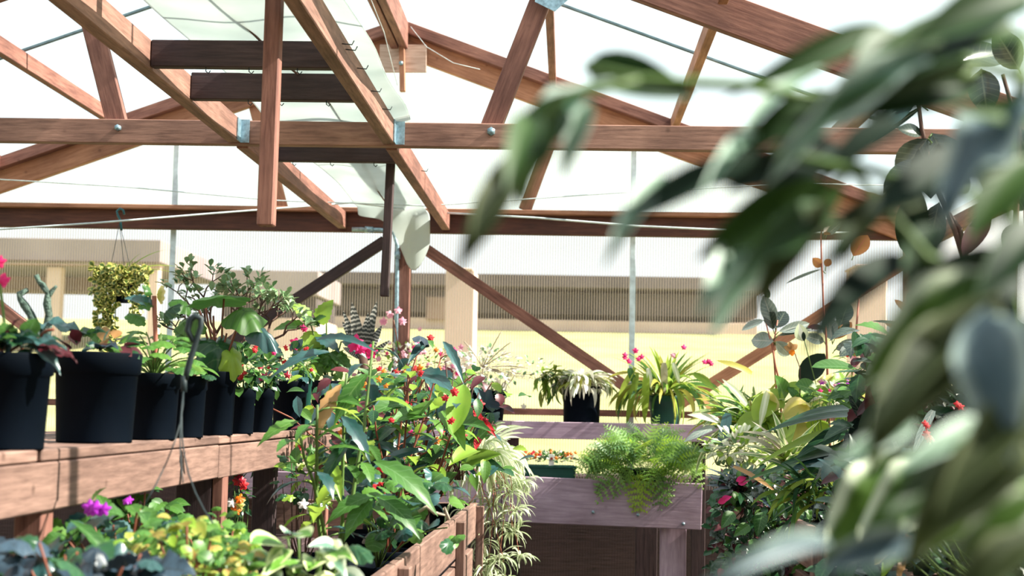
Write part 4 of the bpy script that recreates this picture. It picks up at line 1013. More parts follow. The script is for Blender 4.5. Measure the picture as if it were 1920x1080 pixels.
# ================================================================ back bench
ZP = at(1030, 893, YP+.1).z-.01
b = onto(1030, YP+.10, zt0-.075); A = Plant('flower_trough', 'low dark green trough of orange-red marigolds with a white plant label', 'planter', b)
w2 = (at(1082, 880, YP+.1).x-at(984, 880, YP+.1).x)/2; hh = at(1030, 872, YP+.1).z-b.z
bm = bmesh.new(); bmesh.ops.create_cube(bm, size=1)
for v in bm.verts: v.co = Vector((v.co.x*2*w2*(1 if v.co.z > 0 else .93), v.co.y*.14, (v.co.z+.5)*hh))
bmesh.ops.bevel(bm, geom=bm.edges[:], offset=.008, segments=2, affect='EDGES')
o = link('trough', frombm(bm), GREENP, A.r)
beam('rim', b+Vector((-w2-.004, -.07, hh-.006)), b+Vector((w2+.004, -.07, hh-.006)), .01, .014, GREENP, A.r)
A.bush(b+Vector((0, -.02, hh+.02)), (w2*1.05, .07, .04), 230, .022, .014, ['small', 'ellip'], [G_MID, G_DEEP, G_GERAN, G_PALE], shell=.1, zmin=0)
for i in range(34):
    x = A.R.choice([A.R.uniform(-1, -.3), A.R.uniform(0, 1)]); A.flower(b+Vector((x*w2, -.03+A.R.uniform(-.04, .03), hh+.045+A.R.uniform(-.01, .03)-.01*abs(x))), .022, A.R.choice([F_ORG, F_RED, F_ORG]), n=1)
q = at(1034, 863, YP+.025); o = link('plant_label', boxmesh(.026, .002, .058, .0005), PALEWOOD, A.r); o.location = q-A.loc; o.rotation_euler = (.15, 0, .1); o['label'] = 'white label stake with a red flower picture'
o2 = link('flower_picture', lathe([(0, 0), (.007, 0), (.007, .001), (0, .001)], 10), F_RED, o); o2.rotation_euler = (PI/2, 0, 0); o2.location = (0, -.0012, .008)
A.done()
b = onto(1205, YP+.16, zt0-.075); A = Plant('fern', 'large lacy fern spilling over the front board of the grey bench', 'fern', b)
A.pot(b, .12, .12)
c = b+Vector((0, 0, .15))
tg = []
for i in range(330):
    a = i*2.4; q = A.R.random()**.6; e = A.R.uniform(-.3, 1.3)
    d = Vector((math.cos(a)*math.cos(e)*1.2, -abs(math.sin(a))*math.cos(e)*.7+.1, math.sin(e)*.6))
    st = c + Vector((math.cos(a)*.24*q, math.sin(a)*.10-.10, .16*(1-q*q)*A.R.uniform(.1, 1.1)-.02))
    L = A.R.uniform(.08, .15)
    A.leaf('fern' if e > .2 else 'fern_d', A.R.choice([G_FERN]*4+[G_FERNL, G_JADE]), st, d, L, L*1.05, (A.R.uniform(-.6, .6), -.7, 1), 'frond')
for b_, t, m in [((1180, 870), (1110, 930), G_FERN), ((1130, 850), (1080, 880), G_FERN), ((1200, 880), (1200, 968), G_FERNL), ((1215, 885), (1185, 950), G_FERNL), ((1180, 870), (1150, 925), G_FERN), ((1240, 870), (1238, 955), G_FERN), ((1215, 870), (1262, 940), G_FERN), ((1270, 850), (1320, 905), G_FERN), ((1150, 860), (1118, 915), G_FERN), ((1250, 860), (1290, 900), G_FERN)]:
    B = at(b_[0], b_[1], YP-.02); T = at(t[0], t[1], YP-.06); A.leaf('fern', m, B, T-B+Vector((0, -.02, 0)), (T-B).length*1.15, (T-B).length*.8+.05, (0, -1, .5), 'frond')
A.done()
# ================================================================ spider plant at the bench corner
b = Vector((XM-.10, 6.05, .72)); A = Plant('spider_plant', 'bleached white-green spider plant trailing plantlets over the bench corner', 'spider plant', b)
A.pot(b, .10, .17)
c = at(905, 862, 6.0)
for i in range(270):
    a = i*2.4; e = A.R.uniform(.2, 1.45); d = Vector((math.cos(a)*math.cos(e), math.sin(a)*math.cos(e), math.sin(e)))
    A.leaf(A.R.choice(['strap2', 'strap3', 'strap3']), A.R.choice([G_SPIDW, G_SPIDW, G_SPID]), c+Vector((d.x*.03, d.y*.03, A.R.uniform(-.06, .02))), d, A.R.uniform(.16, .27), A.R.uniform(.009, .014))  # pale leaves crowd the top, sun glare put into their colour
for i in range(40):
    x = A.R.uniform(845, 985); B = at(x, A.R.uniform(880, 960), 5.95); A.leaf('strap2', A.R.choice([G_SPID, G_SPIDW]), B, (A.R.uniform(-.2, .6), -.4, A.R.uniform(-.3, .5)), A.R.uniform(.12, .2), .010)
for q, n_ in [((960, 925), 1), ((985, 905), .8), ((930, 985), 1), ((960, 1000), .9), ((905, 1020), 1), ((935, 1050), 1.1), ((965, 960), .9), ((895, 1080), 1), ((950, 1090), 1), ((925, 950), .9), ((915, 1060), .9), ((975, 1045), .8), ((870, 960), .7)]:
    P0 = at(q[0], q[1], 5.9-.05*A.R.random()); S0 = c+Vector((A.R.uniform(0, .12), -.05, 0))
    S0 = at(A.R.uniform(880, 960), 880, 5.93)
    A.stem(curve(S0, P0, (.015, -.03, .03), 6), .0016, S_PINK, 'runner', 4)
    V = Plant('x', 'x', 'x', P0, par=A.r, seed=int(q[0])); V.loc = A.loc
    for i in range(26):
        a = i*2.4; e = V.R.uniform(-.2, 1.3); d = Vector((math.cos(a)*math.cos(e), math.sin(a)*math.cos(e), math.sin(e)))
        V.mleaf('plantlet', V.R.choice(['strap2', 'strap3']), V.R.choice([G_SPID, G_SPID, G_SPIDW]), P0, d, V.R.uniform(.07, .13)*n_, .007)
    V.done()
A.done()
# ================================================================ middle bench plants
def canes(label, cat, base, ends, keys, mats, n, L, W, stem, r_=.004, seed=0, potr=.08, pet=.03, start=.3):
    base = Vector((min(base.x, XM-.16), base.y, base.z)); A = Plant('cane_plant', label, cat, base, seed=seed); A.pot(base, potr, .15)
    for e in ends:
        p1 = at(*e); A.cane(curve(base+Vector((A.R.uniform(-.02, .02), A.R.uniform(-.02, .02), .12)), p1, (A.R.uniform(-.03, .03), 0, 0), 7, .006, A.R), r_, stem, keys, mats, n, L, W, start, petiole=pet)
    return A
zb = .711
A = canes('tall green-stemmed plant with long toothed leaves in front of the shelf end', 'leafy plant', onto(620, 3.6, zb), [(650, 700, 3.5), (595, 760, 3.4), (700, 640, 3.7), (560, 800, 3.4)], ['tooth_l', 'tooth'], [G_MID, G_BLUE, G_GERAN, G_LIME], 9, .10, .036, S_GREEN, .0065, 3)
for b_, t, w_, k, m in [((590, 640), (690, 605), 22, 'tooth_l', G_BLUE), ((690, 700), (612, 770), 34, 'tooth_l', G_GERAN), ((620, 660), (500, 665), 24, 'tooth_l', G_BLUE), ((560, 790), (485, 800), 26, 'tooth_l', G_GERAN), ((700, 930), (610, 945), 34, 'tooth_l', G_MID), ((700, 935), (640, 985), 36, 'tooth_l', G_MID), ((705, 930), (790, 965), 40, 'tooth_l', G_MID), ((700, 865), (830, 910), 46, 'tooth_l', G_MID), ((620, 870), (640, 910), 22, 'tooth', G_LIME), ((640, 780), (700, 830), 30, 'tooth_l', G_BLUE), ((620, 760), (660, 720), 30, 'tooth_l', G_GERAN), ((660, 820), (590, 900), 26, 'lance', G_DEEP), ((640, 720), (580, 800), 30, 'tooth_l', G_DRY)]:
    A.px(k, m, b_, t, 3.5, 3.4, w_, .45)
A.done()
A = canes('red-brown caned begonia with small red blooms in the middle of the bench', 'begonia', onto(760, 4.4, zb), [(790, 640, 4.4), (765, 700, 4.3), (830, 660, 4.5), (700, 760, 4.2), (860, 760, 4.3)], ['tooth', 'ovate_d', 'tooth_l'], [G_MID, G_LIME, G_GERAN, G_BLUE, G_DEEP], 11, .075, .036, S_RED, .005, 7)
for b_, t, w_, k, m in [((800, 780), (745, 770), 44, 'ovate', G_MID), ((780, 790), (800, 740), 50, 'ellip', G_GERAN), ((830, 770), (870, 820), 40, 'ovate', G_GERAN), ((760, 870), (700, 790), 24, 'tooth_l', G_BLUE), ((800, 845), (700, 850), 22, 'lance', G_BLUE), ((770, 760), (700, 740), 34, 'tooth_l', G_MID), ((850, 800), (900, 770), 34, 'tooth', G_MID), ((780, 700), (840, 690), 40, 'tooth_l', G_BLUE), ((870, 720), (850, 800), 46, 'ellip', G_LIME), ((810, 640), (780, 625), 24, 'maple', G_NAVY), ((830, 640), (870, 680), 18, 'tooth_l', G_BLUE), ((800, 650), (770, 660), 20, 'ovate', G_BLUE), ((895, 845), (850, 850), 36, 'ovate', G_LIME), ((740, 800), (700, 820), 30, 'ovate', G_DEEP)]:
    A.px(k, m, b_, t, 4.35, 4.2, w_, .5)
for q, s_ in [((806, 632), 14), ((716, 877), 18), ((748, 893), 12), ((698, 910), 16), ((712, 908), 12), ((850, 735), 18), ((835, 745), 14), ((845, 790), 14), ((735, 790), 12), ((790, 700), 12), ((760, 755), 12)]: A.flower(at(q[0], q[1], 4.1), s_*4.1/F, F_RED)
A.done()
A = canes('dark-stemmed begonia with drooping scarlet blossom beside the spider plant', 'begonia', onto(870, 5.1, zb), [(905, 765, 5.0), (880, 720, 5.1), (850, 700, 5.1), (925, 790, 4.95)], ['tooth', 'maple', 'ovate_d'], [G_MID, G_BLUE, G_GERAN, G_DEEP], 7, .08, .05, S_BROWN, .004, 11)
for b_, t, w_, k, m in [((905, 775), (915, 740), 60, 'maple', G_NAVY), ((890, 815), (895, 795), 34, 'maple', G_NAVY), ((865, 868), (925, 845), 34, 'ovate', G_LIME), ((880, 860), (940, 870), 26, 'lance', G_DEEP), ((870, 850), (910, 800), 30, 'ovate', G_MID), ((880, 760), (850, 790), 36, 'ovate', G_MID)]: A.px(k, m, b_, t, 5.0, 4.9, w_, .7)
for a_, b_ in [((890, 772), (918, 806)), ((895, 780), (930, 812)), ((900, 790), (924, 800)), ((888, 768), (905, 790)), ((897, 820), (892, 838))]: A.px('lance', F_RED, a_, b_, 4.9, 4.85, 14, .7, 'flower')
for q in [(893, 770), (900, 782), (896, 826), (908, 788)]: A.flower(at(q[0], q[1], 4.88), .022, F_DEEP)
A.done()
A = Plant('geranium', 'round-leaved geranium low behind the side boards with a scarlet bloom', 'geranium', onto(705, 4.0, zb)); A.pot(A.loc, .09, .15)
for i in range(70):
    q = at(A.R.uniform(660, 850), A.R.uniform(880, 1010), 3.7+A.R.uniform(-.2, .2)); d = Vector((A.R.uniform(-1, 1), A.R.uniform(-1, .3), A.R.uniform(-.5, .3)))
    A.leaf(A.R.choice(['geran', 'geran', 'round', 'tooth']), A.R.choice([G_MID, G_DEEP, G_GERAN, G_BLUE]), q, d, A.R.uniform(.035, .065), .055, (A.R.uniform(-.5, .5), -.6, 1))
A.stems([curve(A.loc+Vector((0, 0, .13)), at(A.R.uniform(670, 840), A.R.uniform(890, 990), 3.7), (0, 0, .03), 6) for i in range(16)], .002, S_GREEN)
A.stem([at(785, 960, 3.5), at(800, 950, 3.5), at(815, 962, 3.5), at(835, 965, 3.5), at(832, 952, 3.5), at(842, 975, 3.5)], .0045, S_PALE); A.done()
A = Plant('mixed_cutting', 'tangle of thin stems with small mixed leaves and pink blooms above the bench centre', 'shrub', onto(740, 5.2, zb)); A.pot(A.loc, .12, .16)
tp = []
for i in range(520):
    q = at(A.R.gauss(745, 90), A.R.uniform(690, 900), 5.1+A.R.uniform(-.4, .5)); tp.append(q)
    A.mleaf('foliage', A.R.choice(['tooth', 'ovate', 'lance', 'tooth_l', 'small']), A.R.choice([G_MID, G_LIME, G_GERAN, G_DEEP, G_BLUE, R_DARK]), q, (A.R.uniform(-1, 1), -.5, A.R.uniform(-.7, .6)), A.R.uniform(.045, .09), .036, (A.R.uniform(-.5, .5), -.6, 1))
A.stems([curve(A.loc+Vector((A.R.uniform(-.06, .06), 0, .12)), tp[i], (A.R.uniform(-.05, .05), 0, .05), 7, .01, A.R) for i in range(60)], .0028, S_RED)
A.stems([curve(at(A.R.uniform(820, 880), 900, 5.2), at(A.R.uniform(790, 900), A.R.uniform(680, 760), 5.2), (0, 0, 0), 6, .008, A.R) for i in range(14)], .003, S_BROWN, 'cane')
for i in range(34): A.flower(at(A.R.gauss(760, 70), A.R.uniform(690, 840), 4.8), A.R.uniform(.02, .035), A.R.choice([F_RED, F_MAG, F_ORG, F_RED, F_DEEP]), n=1)
A.done()
A = Plant('agave', 'dark blue-green sword-leaved plant behind the tall green stems', 'succulent', onto(690, 4.9, zb)); A.pot(A.loc, .10, .16)
for t, w_ in [((735, 760), 24), ((700, 790), 26), ((650, 800), 24), ((600, 840), 22), ((760, 830), 22), ((870, 820), 20), ((640, 880), 22), ((780, 880), 22), ((690, 840), 26)]:
    B = at(680, 930, 4.9); T = at(t[0], t[1], 4.8+A.R.uniform(-.2, .2)); A.leaf('sword', G_BLUE if w_ > 21 else G_DEEP, B, T-B, (T-B).length, w_*4.9/F*1.5, (CAM-B))
A.done()
A = Plant('potted_plant', 'dry-twigged white-bloomed plant in the dark under the left shelf', 'potted plant', onto(560, 4.3, zb)); A.pot(A.loc, .08, .14)
A.bush(at(575, 900, 4.3), (.08, .08, .08), 40, .05, .035, ['ovate', 'maple'], [G_MID, G_LIME, G_DEEP], obj=True, shell=.2, stem=S_BROWN, base=A.loc+Vector((0, 0, .1)))
for q in [(572, 945), (590, 950), (582, 960)]: A.flower(at(q[0], q[1], 4.15), .035, F_WHITE)
A.done()
A = Plant('potted_plant', 'red and yellow zinnias in the dark under the shelf between its legs', 'potted plant', onto(440, 4.4, zb)); A.pot(A.loc, .07, .12)
A.bush(at(440, 925, 4.4), (.06, .08, .07), 60, .035, .02, ['ovate', 'lance'], [G_DEEP, G_MID], shell=.2, stem=S_GREEN, base=A.loc+Vector((0, 0, .1)))
for q, m in [((450, 900), F_DEEP), ((455, 912), F_RED), ((447, 905), F_RED), ((450, 938), F_ORG), ((446, 945), G_YEL), ((442, 960), F_ORG), ((433, 938), F_WHITE)]: A.flower(at(q[0], q[1], 4.2), .032, m, n=2)
A.done()
# ---- nearest plants at the lower left
def mound(label, name, pxs, Y, depth, n, L, W, keys, mats, face=(0, -.5, 1), seed=0, stem=S_RED, cat='potted plant', obj=True):
    x0, x1, y0, y1 = pxs; base = onto((x0+x1)/2, Y+.05, zb)
    A = Plant(name, label, cat, base, seed=seed); A.pot(base, .09, .15); tips = []
    for i in range(n):
        u = A.R.uniform(-1, 1); top = y0+(y1-y0)*(u*u*.55)
        px, py = (x0+x1)/2+u*(x1-x0)/2, A.R.uniform(top, y1)
        q = at(px, py, Y+A.R.uniform(-depth, depth)+(y1-py)/(y1-y0)*depth*.6); tips.append(q)
        d = Vector((u*.8+A.R.uniform(-.7, .7), A.R.uniform(-1, .2), A.R.uniform(-.6, .4)))
        l = L*A.R.uniform(.65, 1.25)
        up = Vector(face)+Vector((A.R.uniform(-.5, .5), A.R.uniform(-.3, .3), 0))
        if obj: A.leaf(A.R.choice(keys), A.R.choice(mats), q, d, l, l*W/L, up)
        else: A.mleaf('foliage', A.R.choice(keys), A.R.choice(mats), q, d, l, l*W/L, up)
    A.stems([curve(base+Vector((0, 0, .13)), t, (0, 0, .02), 5) for t in tips[:24]], .0022, stem)
    return A
A = mound('yellow-green and amber coleus mound below the hanger wires', 'coleus', (215, 475, 965, 1110), 2.35, .12, 280, .030, .024, ['tooth', 'geran', 'ovate'], [G_COL, G_COL, G_COL, G_LIME, G_GERAN, G_MID, G_GERAN], seed=2); A.done()
A = mound('pale green coleus with frilly small leaves behind the amber one', 'coleus', (330, 470, 955, 1060), 2.8, .1, 120, .030, .024, ['tooth', 'geran'], [G_LIME, G_GERAN, G_MID], seed=5); A.done()
A = mound('dark blue-leaved begonia in the bottom left corner', 'begonia', (-40, 310, 1000, 1130), 2.1, .12, 60, .07, .06, ['geran', 'heart', 'begon'], [G_NAVY, G_NAVY, G_BLUE, G_DEEP], seed=8); A.done()
A = mound('green pointed-leaf vine under the shelf with a magenta flower', 'potted plant', (110, 330, 945, 1040), 2.7, .15, 90, .06, .035, ['tooth', 'ovate_d', 'tooth_l'], [G_MID, G_DEEP, G_GERAN, G_BLUE], seed=4)
for b_, t, w_ in [((130, 975), (250, 1040), 30), ((60, 1025), (125, 1055), 26), ((190, 1010), (290, 1060), 34)]: A.px('tooth_l', G_MID, b_, t, 2.3, 2.25, w_, .3)
for q in [(178, 955), (186, 962), (172, 960)]: A.flower(at(q[0], q[1], 2.5), .03, F_PURP)
A.flower(at(238, 940, 2.9), .02, F_PURP); A.done()
A = mound('bushy green foliage under the left shelf behind the vine', 'potted plant', (180, 330, 905, 1000), 3.3, .12, 110, .045, .028, ['ovate', 'lance', 'tooth'], [G_MID, G_DEEP, G_GERAN], seed=14); A.done()
A = Plant('peperomia', 'peperomia with large cream-edged rounded leaves at the front of the bench', 'potted plant', onto(560, 2.45, zb)); A.pot(A.loc, .09, .15)
for b_, t, w_, k in [((530, 1020), (480, 1005), 50, 'ellip'), ((540, 1010), (575, 990), 48, 'ellip'), ((510, 1040), (470, 1040), 40, 'ellip_d'), ((560, 1060), (520, 1030), 46, 'ovate_w'), ((600, 1040), (640, 1005), 44, 'ovate_w'), ((600, 1060), (590, 1020), 46, 'ellip_d'), ((640, 1040), (600, 1000), 36, 'ovate'), ((500, 1075), (475, 1045), 40, 'ellip'), ((550, 1080), (580, 1045), 44, 'ellip'), ((620, 1085), (665, 1060), 46, 'ellip_d'), ((590, 1090), (560, 1060), 40, 'ellip'), ((480, 1090), (520, 1070), 40, 'ellip'), ((640, 1090), (600, 1070), 40, 'ellip_d'), ((540, 1030), (500, 1060), 34, 'ovate'), ((560, 1010), (540, 985), 44, 'ellip'), ((610, 1020), (640, 1040), 40, 'ovate_w'), ((470, 1075), (440, 1060), 34, 'ellip'), ((530, 1100), (560, 1075), 44, 'ellip')]:
    A.px(k, A.R.choice([G_VAR, G_VAR, G_VARW]), b_, t, 2.4, 2.3, w_*1.15, .55)
    A.stem(curve(A.loc+Vector((0, 0, .13)), at(b_[0], b_[1], 2.4), (0, 0, .01), 5), .002, S_GREEN)
A.px('geran', G_DEEP, (640, 1010), (690, 1040), 2.5, 2.45, 50, .4); A.done()
# ---- loop hanger resting over the third pot, wires running down
hg = onto(345, 2.5, zb); A = Plant('basket_hanger', 'dark hooked basket hanger with three long wires hanging beside the shelf', 'hanger', at(345, 720, 2.62))
Yh = 2.62
A.stem([at(362, 640, Yh), at(352, 620, Yh), at(356, 600, Yh), at(366, 592, Yh), at(377, 598, Yh), at(376, 614, Yh), at(368, 640, Yh), at(358, 670, Yh), at(352, 692, Yh), at(347, 712, Yh)], [.005, .006, .007, .007, .006, .005, .005, .006, .006, .005], DARKWIRE, 'hook', 8)
A.stem([at(345, 705, Yh), at(345, 735, Yh)], .006, DARKWIRE, 'ring', 8)
A.stem(curve(at(344, 730, Yh), at(266, 955, 2.45), (.02, 0, .01), 7), .0016, DARKWIRE, 'wire', 4)
A.stem(curve(at(345, 730, Yh), at(343, 905, 2.45), (-.006, 0, 0), 7), .0016, DARKWIRE, 'wire', 4)
A.stem(curve(at(344, 730, Yh), at(432, 1020, 2.4), (-.03, 0, -.02), 9), .0016, DARKWIRE, 'wire', 4)
A.done()
# ================================================================ right bench
zr_ = .80
def ob(px, y, z=None): 
    p = onto(px, y, zr_ if z is None else z); p.x = max(p.x, XE+.12); return p
b = Vector((XE+.02, 6.25, .80)); A = Plant('spider_plant', 'sunlit strap-leaved plant with white-striped leaves at the far end of the side bench', 'spider plant', ob(1420, 6.6)); A.pot(A.loc, .09, .15)
c = at(1395, 810, 6.35)
for i in range(130):
    a = i*2.4; e = A.R.uniform(.05, 1.3); d = Vector((math.cos(a)*math.cos(e)-.25, math.sin(a)*math.cos(e)*.7-.2, math.sin(e)))
    A.leaf(A.R.choice(['strap1', 'strap2', 'strap2', 'sword2']), A.R.choice([G_STRAP, G_LIME, G_CREAMST, G_SPID, G_MID, G_STRAPY]), c+Vector((A.R.uniform(-.06, .1), A.R.uniform(-.1, .1), A.R.uniform(-.03, .06))), d, A.R.uniform(.18, .30), A.R.uniform(.014, .024))
for b_, t, w_, m in [((1365, 775), (1350, 845), 20, G_BLUE), ((1340, 800), (1290, 815), 14, G_RUBP), ((1350, 790), (1305, 770), 14, G_SPIDW), ((1400, 760), (1370, 715), 13, G_SPIDW), ((1440, 730), (1425, 790), 13, G_SPIDW), ((1410, 700), (1360, 670), 12, G_STRAPY)]: A.px('strap1', m, b_, t, 6.1, 6.0, w_, .7)
A.done()
A = Plant('leafy_plant', 'glowing lime broad-leaved plant behind the dark strap leaves', 'leafy plant', ob(1500, 6.3)); A.pot(A.loc, .09, .15)
for i in range(34):
    q = at(A.R.uniform(1430, 1620), A.R.uniform(715, 800), 6.2+A.R.uniform(-.1, .1)); A.leaf(A.R.choice(['ovate', 'heart', 'ellip']), A.R.choice([G_LIME, G_LIME, G_YEL, G_GERAN]), q, (A.R.uniform(-1, 1), -.5, A.R.uniform(-.6, .5)), A.R.uniform(.10, .17), .10, (A.R.uniform(-.4, .4), -.8, .7))
A.stems([curve(A.loc+Vector((0, 0, .12)), at(A.R.uniform(1440, 1600), 750, 6.2), (0, 0, .03), 5) for i in range(12)], .004, S_GREEN); A.done()
A = Plant('clivia', 'dark green plant with wide glossy strap leaves reaching left over the bench', 'leafy plant', ob(1700, 5.0)); A.pot(A.loc, .12, .2)
for b_, t, w_, k, m in [((1650, 790), (1475, 728), 22, 'strap1', G_DEEP), ((1655, 780), (1505, 715), 18, 'strap1', G_DEEP), ((1655, 745), (1596, 678), 30, 'sword', G_BLUE), ((1660, 715), (1575, 666), 12, 'sword', G_DEEP), ((1660, 795), (1515, 782), 34, 'strap1', G_DEEP), ((1660, 830), (1500, 790), 28, 'strap2', G_DEEP), ((1650, 855), (1505, 812), 30, 'strap1', G_BLUE), ((1660, 850), (1480, 800), 24, 'strap1', G_DEEP), ((1640, 880), (1490, 862), 34, 'strap1', G_DEEP), ((1660, 790), (1590, 760), 26, 'strap1', G_DEEP), ((1670, 820), (1640, 700), 26, 'sword', G_DEEP), ((1680, 840), (1560, 700), 22, 'sword', G_MID), ((1640, 870), (1540, 900), 26, 'strap2', G_DEEP), ((1650, 820), (1560, 840), 30, 'strap1', G_BLUE), ((1560, 885), (1430, 830), 14, 'strap1', G_MID), ((1640, 800), (1440, 790), 16, 'strap1', G_LIME)]:
    A.px(k, m, b_, t, 4.9, 4.6, w_*1.15, .45)
A.done()
A = Plant('dracaena', 'small dracaena with cream and pink edged leaves at the bench edge', 'leafy plant', ob(1480, 5.4)); A.pot(A.loc, .08, .14)
c = at(1480, 880, 5.3)
for i in range(48):
    a = i*2.4; e = A.R.uniform(.1, 1.35); d = Vector((math.cos(a)*math.cos(e), math.sin(a)*math.cos(e)*.7-.25, math.sin(e)))
    A.leaf(A.R.choice(['sword', 'sword2', 'strap1']), A.R.choice([G_CREAMST, G_CREAMST, G_PINKST, G_STRAP]), c+Vector((A.R.uniform(-.03, .03), 0, A.R.uniform(-.02, .04))), d, A.R.uniform(.15, .24), .026, (0, -.5, 1))
A.done()
A = Plant('succulent', 'pale round-leaved succulent catching the sun on the bench corner', 'succulent', ob(1390, 5.9)); A.pot(A.loc, .07, .12)
A.bush(at(1385, 840, 5.8), (.14, .10, .075), 260, .036, .026, ['obov', 'ellip'], [G_PALE, G_JADE, G_SPIDW, G_LIME], shell=.2, stem=S_GREEN); A.done()
A = Plant('bromeliad', 'dark purple-leaved bromeliad with crimson bracts and one orange leaf', 'bromeliad', ob(1410, 5.2)); A.pot(A.loc, .08, .14)
c = at(1392, 925, 5.1)
for i in range(44):
    a = i*2.4; e = A.R.uniform(-.1, 1.1); d = Vector((math.cos(a)*math.cos(e), math.sin(a)*math.cos(e)*.7-.2, math.sin(e)))
    A.leaf('strap1', A.R.choice([G_NAVY, R_DARK, G_DEEP, G_RUB]), c, d, A.R.uniform(.10, .17), .026, (0, -.4, 1))
A.px('strap1', G_DRY, (1375, 875), (1456, 906), 5.0, 4.9, 9, .6)
for q in [(1380, 902), (1384, 908), (1352, 938), (1346, 943), (1496, 878)]: A.px('lance', F_MAG, (q[0], q[1]), (q[0]+18, q[1]-8), 5.0, 4.98, 12, .8, 'bract')
A.done()
A = Plant('trailing_vine', 'dense dark vine hanging over the end of the side bench', 'vine', ob(1440, 5.4)); A.pot(A.loc, .11, .16)
for i in range(1300):
    px = A.R.gauss(1440, 62); py = A.R.uniform(880, 1110)
    if px < 1335-(py-880)*.02: continue
    q = at(px, py, 5.25+A.R.uniform(-.25, .3))
    A.mleaf('foliage', A.R.choice(['ovate', 'small', 'ellip_d', 'heart']), A.R.choice([G_DEEP, G_DEEP, G_MID, R_DARK, G_RUB, G_DEEP, G_GERAN]), q, (A.R.uniform(-1, .6), -.6, A.R.uniform(-1, .4)), A.R.uniform(.03, .055), .026, (A.R.uniform(-.4, .4), -.8, .8))
A.stems([curve(A.loc+Vector((0, 0, .14)), at(A.R.gauss(1430, 50), A.R.uniform(950, 1090), 5.2), (-.05, -.05, .1), 8, .01, A.R) for i in range(26)], .0022, S_BROWN)
for b_, t, w_ in [((1430, 960), (1420, 1000), 26), ((1405, 985), (1380, 1000), 22), ((1455, 950), (1440, 925), 20), ((1375, 960), (1355, 985), 24), ((1480, 990), (1450, 1010), 22), ((1410, 1010), (1420, 1040), 20)]: A.px('ovate', G_MID, b_, t, 4.95, 4.9, w_, .8)
A.done()
A = Plant('grassy_plant', 'thin grassy green plant leaning over the side board', 'leafy plant', ob(1540, 4.8)); A.pot(A.loc, .08, .13)
for i in range(60):
    B = at(A.R.uniform(1500, 1570), A.R.uniform(900, 960), 4.7); A.leaf(A.R.choice(['strap2', 'strap1']), A.R.choice([G_MID, G_DEEP, G_STRAP]), B, (A.R.uniform(-1, .2), -.5, A.R.uniform(-.2, 1)), A.R.uniform(.14, .26), .011)
A.done()
# rubber plants at the end of the bench
def rubber(label, base, stems, leaves, Y, r_=.006, seed=0, pot=True, dy=.06):
    A = Plant('rubber_plant', label, 'rubber plant', base, seed=seed)
    if pot: A.pot(base, .10, .18)
    for s_ in stems: A.stem([base+Vector((0, 0, .1))]+[at(q[0], q[1], Y) for q in s_], [r_*1.2, r_*.6], S_PINK if seed else S_BROWN, seg=7)
    for b_, t, w_, m in leaves: 
        d_ = A.R.uniform(-dy, dy); A.px('ellip', m, b_, t, Y+d_*.3, Y-d_, w_, A.R.uniform(.6, .95))
        A.stem([at(b_[0], b_[1], Y+d_*.3), at(b_[0]+(b_[0]-t[0])*.12, b_[1]+8, Y)], .002, S_GREEN, 'petiole', 4)
    return A
A = rubber('small rubber plant with glossy grey-green leaves beside the end wall', ob(1470, 6.6), [[(1463, 720), (1455, 690), (1448, 650), (1432, 590)], [(1450, 650), (1458, 600)]],
 [((1452, 612), (1432, 556), 30, G_RUBP), ((1455, 615), (1472, 582), 32, G_RUB), ((1450, 618), (1436, 570), 24, G_RUB), ((1432, 600), (1392, 616), 16, G_RUBP), ((1450, 640), (1408, 636), 34, G_RUBP), ((1455, 640), (1482, 668), 26, G_RUBP), ((1460, 622), (1520, 605), 20, G_RUBP), ((1458, 630), (1530, 612), 12, G_RUB), ((1440, 560), (1436, 540), 12, G_RUB), ((1500, 720), (1545, 662), 44, G_FOREB)], 6.4, .005, 1)
A.done()
A = rubber('tall slim rubber plant with copper-orange leaves and pale stem', ob(1560, 6.5), [[(1552, 712), (1550, 650), (1544, 570), (1541, 500), (1539, 440), (1545, 400)]],
 [((1560, 638), (1552, 592), 30, G_RUBP), ((1565, 636), (1598, 602), 22, G_RUBO), ((1562, 630), (1590, 595), 30, G_RUB), ((1575, 610), (1590, 566), 34, G_RUB), ((1566, 655), (1610, 640), 22, G_RUBP), ((1545, 615), (1515, 612), 12, R_DARK), ((1600, 480), (1625, 440), 36, G_RUBO), ((1540, 500), (1526, 486), 18, G_RUBO), ((1548, 500), (1556, 485), 14, G_RUBO), ((1545, 440), (1565, 420), 22, G_RUBO), ((1550, 440), (1575, 418), 16, G_RUBP), ((1540, 505), (1475, 528), 6, G_RUBP), ((1545, 640), (1512, 630), 20, G_RUBP), ((1570, 650), (1612, 652), 18, G_RUBP)], 6.3, .005, 2)
A.stem([A.loc+Vector((0, 0, .1)), at(1596, 720, 6.35), at(1604, 640, 6.3), at(1610, 560, 6.3)], [.006, .004], S_PINK); A.done()
A = rubber('rubber plant with reddish young leaves next to the corner post', ob(1680, 6.1), [[(1690, 700), (1702, 640), (1708, 590), (1712, 540)]],
 [((1705, 588), (1680, 562), 14, G_RUBO), ((1700, 620), (1660, 602), 18, G_RUBO), ((1712, 580), (1722, 540), 34, G_RUB), ((1700, 610), (1640, 600), 6, G_RUBP), ((1706, 610), (1730, 590), 22, G_RUB)], 5.9, .005, 3)
A.done()
